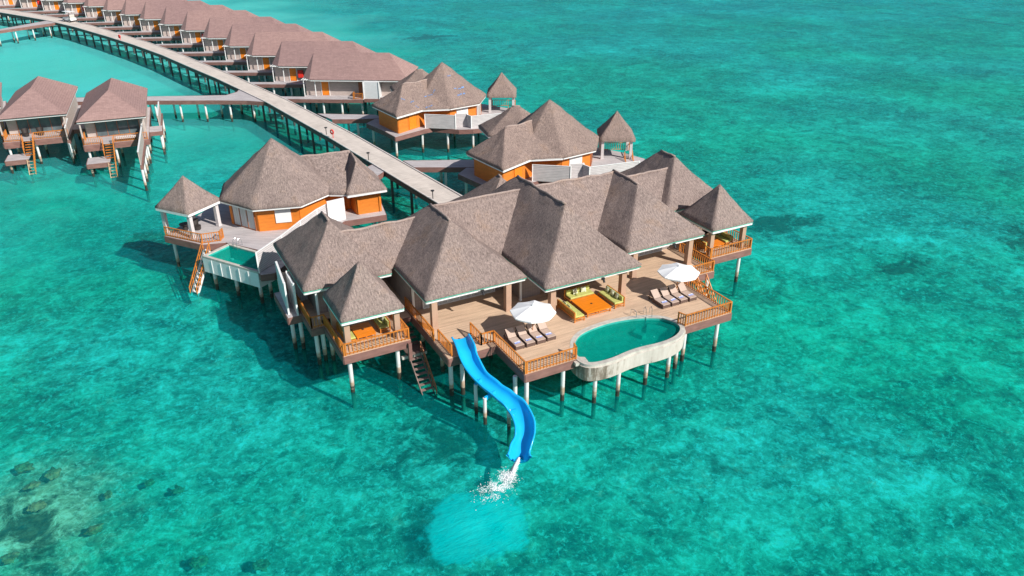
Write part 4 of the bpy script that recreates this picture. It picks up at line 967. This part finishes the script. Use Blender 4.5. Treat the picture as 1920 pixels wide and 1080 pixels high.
g2 = copy_tree(g3); g2.location = (55.9-2.2, 77.8+26.8, 0); g2['label'] = 'small thatched gazebo farthest back, right of the tarp patched villa'
# blue tarp scraps on v2's roof
m = MB(); random.seed(11)
def on_slope(cx, cy, zc, px, py): return 0
for (dx, dy, rz_, L) in ((-7.6, -3.9, -10, .55), (-6.4, -4.1, 12, .7), (-5.8, -4.9, -16, .9), (-5.0, -5.3, -10, .5), (-4.3, -5.0, 10, 1.1), (-3.6, -3.4, 6, 1.3), (-2.6, -2.9, 30, .6), (-4.0, -5.9, 20, .35), (1.0, -3.6, 8, 1.6), (.9, -4.4, 12, 1.3), (.3, -1.9, 0, .5)):
    dist = math.hypot(dx, dy)
    if dx > -4.6: zz = 11.35-(11.35-6.3)*dist/6.2+.10
    else: zz = 9.05-(9.05-6.28)*max(0, (-dy-1.6))/5.0+.22
    a_ = R(rz_); hx, hy = math.cos(a_)*L/2, math.sin(a_)*L/2
    sl = .8
    for q_ in range(3):
        qx, qy = dx+(q_-1)*hx*.75+random.uniform(-.06, .06), dy+(q_-1)*hy*.75+random.uniform(-.08, .08); e_ = .32*L/2; g_ = random.uniform(.05, .11)
        m.face([(qx-e_, qy-g_, 9), (qx+e_*.8, qy-g_*.7, 9), (qx+e_, qy+g_, 9), (qx-e_*.4, qy+g_*.8, 9)])
# removed-from-flat: project scraps to the roof by ray casting below
scr = m

# B1 (left, mirrored plan)
v1 = thing('thatched_villa', 'orange walled thatched villa left of the boardwalk with a glass walled sitting deck', 'villa', (14.1, 78, 0), world=True, group='orange walled thatched villas')
TF = M['thatch']
oc = octo(14.15, 78.0, 6.05, -172)
hip_roof('roof', oc, [(14.15, 78.0)], 6.3, 11.45, TF, v1, amp=.08, sag=.05)
hip_roof('roof', [(18.3, 73.9), (19.7, 73.1), (24.3, 76), (24.2, 82.3), (18.0, 83), (15.5, 79)], [(16.5, 78.6), (22.0, 78.1)], 6.27, 8.95, TF, v1, amp=.07, hips=False, fascia=True)
hip_roof('roof', [(19.75, 72.65), (23.9, 72.45), (24.35, 78.0), (20.2, 79.0)], [(21.5, 74.4), (22.0, 77.6)], 6.25, 8.88, TF, v1, amp=.06)
deck(v1, [(2.6, 77.2), (5.5, 73.3), (7.6, 72.75), (9.9, 69.6), (12.3, 67.0), (19.2, 72.6), (23.5, 72.3), (25.2, 81.0), (23.5, 84.6), (18, 84.6), (9, 85), (6.5, 81.5)], M['deckgrey'])
oi = octo(14.15, 78.0, 5.15, -172)
clad(v1, [oi[k] for k in (7, 0, 1, 2, 3, 4, 5, 6, 7)], 3.5, 6.25, M['orangewall'])
clad(v1, [(18.0, 75.0), (19.4, 74.4), (20.3, 75.6), (20.8, 75.6)], 3.5, 6.2, M['orangewall']); clad(v1, [(20.9, 75.6), (20.9, 73.6), (23.4, 73.4), (23.8, 80.0)], 3.5, 6.21, M['orangewall'])
p1, p2 = Vector(oi[0]).lerp(Vector(oi[1]), .12), Vector(oi[0]).lerp(Vector(oi[1]), .9); glazed(v1, (p1.x, p1.y), (p2.x, p2.y), n=3, face=(-.85, -.5))
p1, p2 = Vector(oi[1]).lerp(Vector(oi[2]), .42), Vector(oi[1]).lerp(Vector(oi[2]), .80); m = MB(); m.bar((p1.x-.04, p1.y-.12, 4.95), (p2.x-.04, p2.y-.12, 4.95), .08, 1.35); m.build('shutter', M['white'], v1)
m = MB(); m.bar((19.6, 74.6, 4.6), (20.2, 75.4, 4.6), .1, 2.1); m.build('door', M['orange_table'], v1)
m = MB(); m.bar((23.25, 73.34, 3.55), (23.25, 73.34, 6.1), .2, .12, up=(1, 0, 0)); m.bar((21.0, 73.5, 3.55), (21.0, 73.5, 6.1), .2, .12, up=(1, 0, 0)); m.build('corner_trim', M['orange'], v1)
screen(v1, [(9.0, 64.5), (11.8, 67.2), (14.2, 69.9), (16.4, 72.1), (17.6, 73.0)], 3.5, 5.4, M['greyscreen']); screen(v1, [(17.7, 72.75), (19.4, 73.0)], 3.5, 5.75, M['white'])
deck(v1, [(9.1, 64.2), (10.2, 64.0), (13.4, 67.2), (12.2, 67.0), (9.0, 64.6)], M['deckgrey'], z=3.42)
piles(v1, [(3.3, 77.3), (5.9, 74.0), (8.6, 71.9), (10.0, 66.2), (12.6, 68.0), (16, 71.6), (19.6, 73.2), (22.9, 72.9), (22.5, 73.1), (23.1, 72.7), (24.4, 80), (9.5, 76), (13, 76), (18, 77), (9, 81), (14, 82), (19, 83), (8.5, 84)])
# gazebo B1
g1 = thing('gazebo', 'thatched gazebo with four white columns at the left end of the boardwalk villa', 'gazebo', (5.35, 77.65, 0), R(37)); g1['group'] = 'gazebos of the thatched villas'
hw = 2.15
hip_roof('roof', [(-hw, -hw), (hw, -hw), (hw, hw), (-hw, hw)], [(0, 0)], 6.3, 9.05, TF, g1, amp=.05)
for sx in (-1, 1):
    for sy in (-1, 1): column(g1, sx*1.7, sy*1.7, s=.36, m=M['greycol'])
railing(v1, [(2.75, 77.1), (5.6, 73.5), (7.2, 73.3), (7.6, 74.0)], sp=.22)
cs = thing('wicker_chair', 'dark round-backed wicker chair under the left gazebo roof', 'chair', (5.7, 77.3, 3.5), R(40)); 
m = MB(); m.tube([(0, 0, .002), (0, 0, .1), (0, 0, .42)], [.3, .34, .38], 12); m.build('seat', M['dark'], cs)
m = MB(); G = [[(.40*math.cos(R(20+140*i/8))*(1+.1*j), .40*math.sin(R(20+140*i/8))*(1+.1*j), .40+j*.2) for i in range(9)] for j in range(4)]; m.grid(G); m.grid([[(x*.9, y*.9, z) for x, y, z in r] for r in G]); m.build('backrest', M['dark'], cs)
ct = thing('round_table', 'dark round wicker table beside the chair in the left gazebo', 'table', (4.6, 77.6, 3.5)); m = MB(); m.tube([(0, 0, .002), (0, 0, .66)], [.25, .2], 12); m.build('base', M['dark'], ct); m = MB(); m.tube([(0, 0, .66), (0, 0, .72)], .5, 20); m.build('table_top', M['dark'], ct)
# rectangular pool of B1
pl1 = thing('plunge_pool', 'rectangular white sided plunge pool in front of the left thatched villa', 'pool', (5.1, 70.6, 0), math.atan2(-6.0, 3.9))
Lp, Wp = 7.0, 3.25
m = MB()
def rect(x0, y0, x1, y1): return [(x0, y0), (x1, y0), (x1, y1), (x0, y1)]
outr, inn_ = rect(0, 0, Lp, Wp), rect(.3, .3, Lp-.3, Wp-.3)
ring(m, (outr, 3.30), (outr, 1.9)); m.face([(x, y, 1.9) for x, y in outr])
for k in range(1, 6): m.box(k*1.15-.04, -.05, 1.95, k*1.15+.04, -.005, 3.25)
m.build('basin', M['white'], pl1)
m = MB(); ring(m, (outr, 3.302), (outr, 3.50)); ring(m, (outr, 3.50), (inn_, 3.50)); ring(m, (inn_, 3.50), (inn_, 3.0)); m.build('coping', M['coping'], pl1)
m = MB(); ii = rect(.305, .305, Lp-.305, Wp-.305); ring(m, (ii, 3.42), (ii, 2.1)); m.face([(x, y, 2.1) for x, y in ii]); m.build('lining', M['pooltile'], pl1)
m = MB(); m.face([(x, y, 3.26) for x, y in rect(.306, .306, Lp-.306, Wp-.306)]); m.build('pool_water', M['poolwater'], pl1)
m = MB()
for dx in (0, .45): m.tube([(1.0+dx, Wp+.3, 3.5), (1.0+dx, Wp+.25, 4.1), (1.0+dx, Wp, 4.3), (1.0+dx, Wp-.35, 4.1), (1.0+dx, Wp-.4, 2.7)], .025, 6)
m.build('ladder', M['steel'], pl1)
for x in (.6, 3.4, 6.4):
    for y in (.5, 2.8): put_part(SP_ME, 'pile', pl1, x, y)
stairs('sea_stairs', 'orange railed steps to the sea beside the rectangular plunge pool', (5.75, 72.15, 3.3), (3.75, 70.45, -.3), .62, 11, M['white'], M['orange'], rails=(-1, 1), rail_h=.85)

# ------------------------------------------------------------------ row villas
def row_villa(idx, label):
    u = thing('row_villa', label, 'villa', (0, 0, 0), 0, 'brown-roofed row villas along the boardwalk')
    Lu, Du = 17.4, 10.6
    hip_roof('roof', [(1.5, 0), (Lu, 0), (Lu, Du), (0, Du), (0, 1.6)], [(1.1, 5.3), (Lu-3.8, 5.3)], 6.3, 9.6, M['shingle'], u, edge=.08, amp=.008, sag=0.0, step=2.0, caps=True, cap_r=.05)
    return u
HS = []
for i in range(16):
    pass
FL = [(28.9, 127.0), (26.9, 140.1), (24.9, 152.1), (23.0, 164.0), (20.7, 175.7), (18.0, 187.9), (15.0, 199.2), (11.7, 210.0), (8.3, 220.3), (4.9, 230.6), (0.9, 241.2), (-3.7, 251.4), (-9.0, 261.0), (-14.6, 270.4), (-20.8, 279.6), (-27.5, 288.4)]
names = ['nearest', 'second', 'third', 'fourth', 'fifth', 'sixth', 'seventh', 'eighth', 'ninth', 'tenth', 'eleventh', 'twelfth', 'thirteenth', 'fourteenth', 'fifteenth', 'sixteenth']
proto = row_villa(0, 'x')
Lu = 16.6
# local parts of the prototype
m = MB(); m.prism([(0.25, .25), (Lu-.5, .25), (Lu-.5, 10), (.25, 10)], 3.41, 3.50); m.prism([(-5.2, -1.3), (6.9, -1.3), (6.9, .25), (-5.2, .25)], 3.41, 3.504); m.build('deck', M['deckgrey'], proto)
m = MB(); m.bar((-5.2, -1.34, 3.2), (6.9, -1.34, 3.2), .08, .55); m.bar((6.94, -1.3, 3.2), (6.94, .2, 3.2), .08, .55); m.bar((6.98, .21, 3.2), (Lu-.5, .21, 3.2), .08, .55); m.bar((.2, .3, 3.2), (.2, 10, 3.2), .08, .55); m.build('skirt_board', M['fascia'], proto)
m = MB(); wall_line(m, (.35, 1.45), (Lu-.8, 1.45), 3.5, 6.2); wall_line(m, (Lu-.8, 1.52), (Lu-.8, 9.6), 3.5, 6.2); wall_line(m, (.35, 1.52), (.35, 9.6), 3.5, 6.19); wall_line(m, (.42, 9.6), (Lu-.87, 9.6), 3.5, 6.18); m.build('wall', M['beigewall'], proto)
m = MB()
for x in (.3, 2.15): m.bar((x, .55, 3.5), (x, .55, 6.12), .12, .12, up=(1, 0, 0))
m.bar((.0, 1.7, 6.2), (1.5, .05, 6.2), .08, .12); m.bar((.3, .55, 6.14), (2.15, .55, 6.14), .08, .1)
m.build('white_trim', M['white'], proto)
m = MB()
for k in range(3): m.bar((.15+k*.45, -.1, 6.22), (.15+k*.45, 1.5-k*.35, 6.22), .05, .1)
m.build('pergola_slats', M['white'], proto)
m = MB(); m.bar((3.0, 1.36, 4.6), (4.1, 1.36, 4.6), .08, 2.15); d_ = m.build('door', M['orange_table'], proto); m = MB(); m.bar((3.98, 1.28, 4.5), (3.98, 1.28, 4.7), .04, .04, up=(1, 0, 0)); m.build('handle', M['steel'], d_)
m = MB()
for x in (2.9, 4.2): m.bar((x, 1.34, 3.5), (x, 1.34, 5.75), .09, .1, up=(1, 0, 0))
m.bar((2.9, 1.34, 5.72), (4.2, 1.34, 5.72), .1, .1); m.build('door_frame', M['white'], proto)
piles(proto, [(-3.4, -.9), (.5, -.9), (3.6, -.9), (6.6, -.9), (9.5, .7), (12.5, .7), (15.7, .7), (.6, 5), (6, 5), (11, 5), (15.7, 5), (.6, 9.4), (8, 9.4), (15.7, 9.4)])
red = MB(); red.box(4.5, 1.0, 4.1, 5.4, 1.36, 5.35); red.box(4.56, .97, 4.16, 5.34, 1.0, 5.29); RO = red.build('fire_cabinet', M['red']); RED = RO.data; bpy.data.objects.remove(RO)
units = []
for i, (x, y) in enumerate(FL):
    u = proto if i == 0 else copy_tree(proto)
    u.location = (x, y, 0); u.rotation_euler = (0, 0, R(-31+1.45*i)); units.append(u)
    u['label'] = '%s brown-roofed row villa counting back from the thatched villas' % names[i]
    if i in (1, 3, 5, 9, 11, 13): put_part(RED, 'fire_cabinet', u, 0, 0)
# the nearest unit has a side entrance with rail and louvred bay
u = units[0]
m = MB(); m.box(10.3, -.55, 3.45, 12.7, 1.36, 6.1); m.build('louvred_bay', simple('pale_louvre', (.62, .63, .64), .6, .08, 3, stretch=(1, 1, 6)), u)
m = MB()
for x in (10.25, 12.75): m.bar((x, -.6, 3.3), (x, -.6, 6.15), .12, .12, up=(1, 0, 0))
m.build('bay_trim', M['white'], u)
m = MB(); m.prism([(6.9, -1.2), (10.2, -1.2), (10.2, .2), (6.95, .2)], 3.4, 3.498); m.build('side_deck', M['deckgrey'], u)
m = MB(); m.bar((7.0, -1.24, 3.19), (10.2, -1.24, 3.19), .08, .55); m.bar((10.24, -.62, 3.19), (12.8, -.62, 3.19), .08, .55); m.build('skirt_board', M['fascia'], u)
m = MB(); rail_mb(m, [(8.6, -.2), (8.65, -1.15), (10.15, -1.15)], 3.5, .95, .22); m.build('railing', M['orange'], u)
m = MB(); m.bar((9.0, 1.36, 4.75), (10.1, 1.36, 4.75), .06, 2.4); m.build('side_door', M['oldwood'], u)

# ------------------------------------------------------------------ left pair of brown villas
def left_villa(label, loc, rz):
    v = thing('lagoon_villa', label, 'villa', loc, rz, 'brown-roofed villas on the left lagoon')
    W, D = 8.5, 17.6; h = W/2
    hip_roof('roof', [(-h, 0), (h, 0), (h, D), (-h, D)], [(0, 4.9), (0, 13.2)], 6.3, 9.1, M['shingle'], v, edge=.10, amp=.008, sag=0, step=2.0, cap_r=.09)
    m = MB(); m.prism([(-h+.4, -1.3), (h-.2, -1.3), (h-.2, D-.4), (-h+.4, D-.4)], 3.41, 3.5); m.build('deck', M['deckgrey'], v)
    m = MB()
    m.bar((-h+.4, -1.34, 3.05), (-1.6, -1.34, 3.05), .08, .85); m.bar((-.2, -1.34, 3.1), (h-.2, -1.34, 3.1), .08, .75); m.bar((-h+.36, -1.3, 3.1), (-h+.36, D-.4, 3.1), .08, .75); m.bar((h-.16, -1.3, 3.1), (h-.16, D-.4, 3.1), .08, .75)
    m.build('skirt_board', M['fascia'], v)
    m = MB(); wall_line(m, (-h+.7, 2.4), (h-.6, 2.4), 3.5, 6.2); wall_line(m, (-h+.7, 2.47), (-h+.7, D-.8), 3.5, 6.19); wall_line(m, (h-.6, 2.47), (h-.6, D-.8), 3.5, 6.19); wall_line(m, (-h+.77, D-.8), (h-.67, D-.8), 3.5, 6.18); m.build('wall', M['beigewall'], v)
    gd = glazed(v, (-h+1.9, 2.33), (h-1.2, 2.33), n=4, face=(0, -1)); 
    for c_ in gd.children: c_.data.materials[0] = M['glass']
    for x in (-h+.5, h-.35):
        m = MB(); m.bar((x, -.9, 3.5), (x, -.9, 6.1), .18, .18, up=(1, 0, 0)); m.build('column', M['beigewall'], v)
    m = MB(); rail_mb(m, [(-h+.45, 1.8), (-h+.45, -1.25), (-1.75, -1.25)], 3.5, .95, .22); m.build('railing', M['orange'], v)
    m = MB(); rail_mb(m, [(-.1, -1.25), (h-.3, -1.25)], 3.5, .95, .22); m.build('railing', M['orange'], v)
    m = MB(); m.box(-h+.6, -4.4, 1.75, -.9, -1.5, 1.83); m.build('lower_platform', M['deckgrey'], v)
    m = MB(); m.bar((-h+.6, -4.44, 1.5), (-.9, -4.44, 1.5), .08, .6); m.bar((-h+.56, -4.4, 1.5), (-h+.56, -1.5, 1.5), .08, .6); m.build('platform_skirt', M['fascia'], v)
    m = MB()
    for k in range(6): q = Vector((-.9, -1.4, 3.3)).lerp(Vector((-.9, -2.9, 1.95)), k/5); m.bar(q-Vector((.45, 0, 0)), q+Vector((.45, 0, 0)), .26, .05)
    m.build('steps', M['orange'], v)
    m = MB(); slope_rail(m, (-1.5, -1.4, 3.4), (-1.5, -2.9, 1.95), .9, 5); slope_rail(m, (-.25, -1.4, 3.4), (-.25, -5.9, .1), .9, 12); m.build('stair_rail', M['orange'], v)
    m = MB()
    for k in range(6): q = Vector((-.75, -4.5, 1.5)).lerp(Vector((-.75, -5.6, -.3)), k/5); m.bar(q-Vector((.35, 0, 0)), q+Vector((.35, 0, 0)), .08, .06)
    m.bar((-1.12, -4.4, 1.8), (-1.12, -5.7, -.4), .07, .09); m.build('sea_ladder', simple('pale_ladder_wood', (.5, .36, .22), .8, .2, 3), v)
    piles(v, [(-h+.8, -.9), (-.2, -.9), (h-.6, -.9), (-h+.8, 4), (0, 4), (h-.6, 4), (-h+.8, 10), (h-.6, 10), (-h+.8, 16), (h-.6, 16), (0, 16)])
    _q = [(-h+1.0, -4.0), (-1.2, -4.0), (-h+1.0, -2.0)]
    for x, y in _q:
        m = MB(); m.tube([(x, y, -2.9), (x, y, 1.7)], .15, 8); m.build('pile', M['pile'], v)
    # side service porch and privacy screens
    m = MB(); m.box(h-.15, 2.4, 3.4, h+1.5, 5.2, 3.5); m.build('side_deck', M['deckgrey'], v)
    m = MB(); m.bar((h-.1, 2.36, 3.15), (h+1.5, 2.36, 3.15), .08, .55); m.bar((h+1.54, 2.4, 3.15), (h+1.54, 5.2, 3.15), .08, .55); m.build('skirt_board', M['fascia'], v)
    piles(v, [(h+1.2, 2.8), (h+1.2, 4.8)])
    return v
va = left_villa('brown-roofed lagoon villa with the long white screen, right one of the left pair', (.65, 115.1, 0), R(-6)); 
vb = copy_tree(va); vb.location = (-8.75, 121.6, 0); vb['label'] = 'brown-roofed lagoon villa in the upper left, with dark chairs behind its rail'
vc = copy_tree(va); vc.location = (-16.9, 129.8, 0); vc.rotation_euler = (0, 0, R(2)); vc['label'] = 'brown-roofed lagoon villa cut off by the left edge of the photo'
# long privacy screen jetty beside va, shorter one beside vb
def long_screen(v, y0, y1, x, xs, lab):
    t_ = thing('privacy_fence', lab, 'fence', (x, (y0+y1)/2, 0), world=True)
    m = MB(); m.bar((x, y0, 4.15), (xs, y1, 4.15), .10, 1.7); m.build('panel', M['beigewall'], t_)
    m = MB(); m.bar((x, y0, 5.03), (xs, y1, 5.03), .18, .06); m.build('top_rail', M['white'], t_)
    m = MB(); m.bar((x+.05, y0, 3.0), (xs+.05, y1, 3.0), .35, .5); m.build('beam', M['fascia'], t_)
    n = max(2, int(abs(y1-y0)/3.2))
    for k in range(n+1):
        q = Vector((x, y0, 0)).lerp(Vector((xs, y1, 0)), (k+.05)/(n+.1)); put_part(PILE_ME, 'pile', t_, q.x, q.y)
long_screen(va, 116.5, 102.3, 4.3, 2.6, 'long narrow beige privacy fence on piles reaching out beside the right lagoon villa')
long_screen(vb, 123.8, 118.6, -4.7, -5.1, 'short beige privacy fence between the two lagoon villas')
long_screen(va, 128.0, 119.5, 7.6, 6.6, 'narrow walkway screen on white piles right of the lagoon villas')
for (x, y, lb) in ((-8.2, 122.3, 'dark wicker chair behind the rail of the left lagoon villa, right one'), (-10.0, 122.6, 'dark wicker chair behind the rail of the left lagoon villa, left one')):
    c_ = copy_tree(cs); c_.location = (x, y, 3.5); c_.rotation_euler = (0, 0, R(20)); c_['label'] = lb
lt = thing('deck_lounger', 'pale flat daybed on the deck of the right lagoon villa', 'daybed', (1.9, 114.4, 3.5), R(-6)); m = MB(); m.box(-1.3, -.45, .12, 1.3, .45, .3); m.build('frame', M['wicker'], lt); m = MB(); m.box(-1.25, -.42, .302, 1.25, .42, .42); m.build('mattress', M['canvas'], lt)

# ------------------------------------------------------------------ coral rocks on the shallow bed
def rock(x, y, z_, s_, label):
    bm = bmesh.new(); bmesh.ops.create_icosphere(bm, subdivisions=3, radius=1)
    o_ = Vector((x*1.3, y*2.1, 3))
    for v_ in bm.verts:
        k_ = 1+.7*noise.noise(v_.co*1.3+o_)+.45*noise.noise(v_.co*3.5+o_); v_.co = v_.co*k_; v_.co.x *= 1.25; v_.co.z *= .55
    bmesh.ops.scale(bm, vec=(s_, s_, s_), verts=bm.verts)
    me = bpy.data.meshes.new('coral_rock'); bm.to_mesh(me); bm.free(); me.materials.append(M['coralrock'])
    o = bpy.data.objects.new('coral_rock', me); COL.objects.link(o); o.location = (x, y, z_); o.rotation_euler = (0, 0, x); tag(o, label, 'rock', 'submerged coral rocks'); return o
RK = [(-8.1, 49.2, .55, 'tan coral rock under water, brightest one at the lower left'), (-9.8, 50.9, .6, 'reddish coral rock nearest the left edge, upper one'), (-9.3, 48.6, .45, 'brown coral rock just below the tan one at the lower left'),
      (-5.0, 45.3, .3, 'small red-brown coral rock alone right of the lower left cluster'), (-2.6, 45.3, .35, 'dark coral rock under water, upper one left of the milky plume'), (-1.0, 43.7, .4, 'dark green coral rock right of its twin in the lower left'),
      (-9.0, 46.3, .5, 'brown coral rock in the middle of the lower left reef'), (-5.9, 42.4, .5, 'coral rock with red spots at the lower left'), (-0.8, 36.8, .5, 'olive coral rock near the bottom edge, left of the plume'), (2.3, 34.9, .5, 'yellowish coral rock at the bottom edge nearest the plume'), (-10.3, 42.3, .5, 'red-brown coral rock in the bottom left corner')]
for x, y, s_, lb in RK: rock(x, y, -.62, s_*.72, lb)

# ------------------------------------------------------------------ blue tarp scraps, laid on the roof surface of the rear villa
bpy.context.view_layer.update()
roofs = [c for c in v2.children if c.name.startswith('roof')]
def zroof(wx, wy):
    best = 0
    for r_ in roofs:
        im = (Matrix.Translation(v2.location)).inverted()
        ok, loc, nr, fi = r_.ray_cast(im @ Vector((wx, wy, 20)), Vector((0, 0, -1)))
        if ok and loc.z > best: best = loc.z
    return best
m = MB()
for f_ in scr.f:
    P4 = [scr.v[k] for k in f_]; W4 = []
    for p in P4:
        z_ = zroof(p[0]+v2.location.x, p[1]+v2.location.y)
        W4.append((p[0], p[1], z_+.05))
    if min(q[2] for q in W4) > 6: m.face(W4)
tp = m.build('blue_tarp_scraps', M['bluetarp']); tp.parent = v2; tp['label'] = 'blue tarp scraps showing through the thatch'
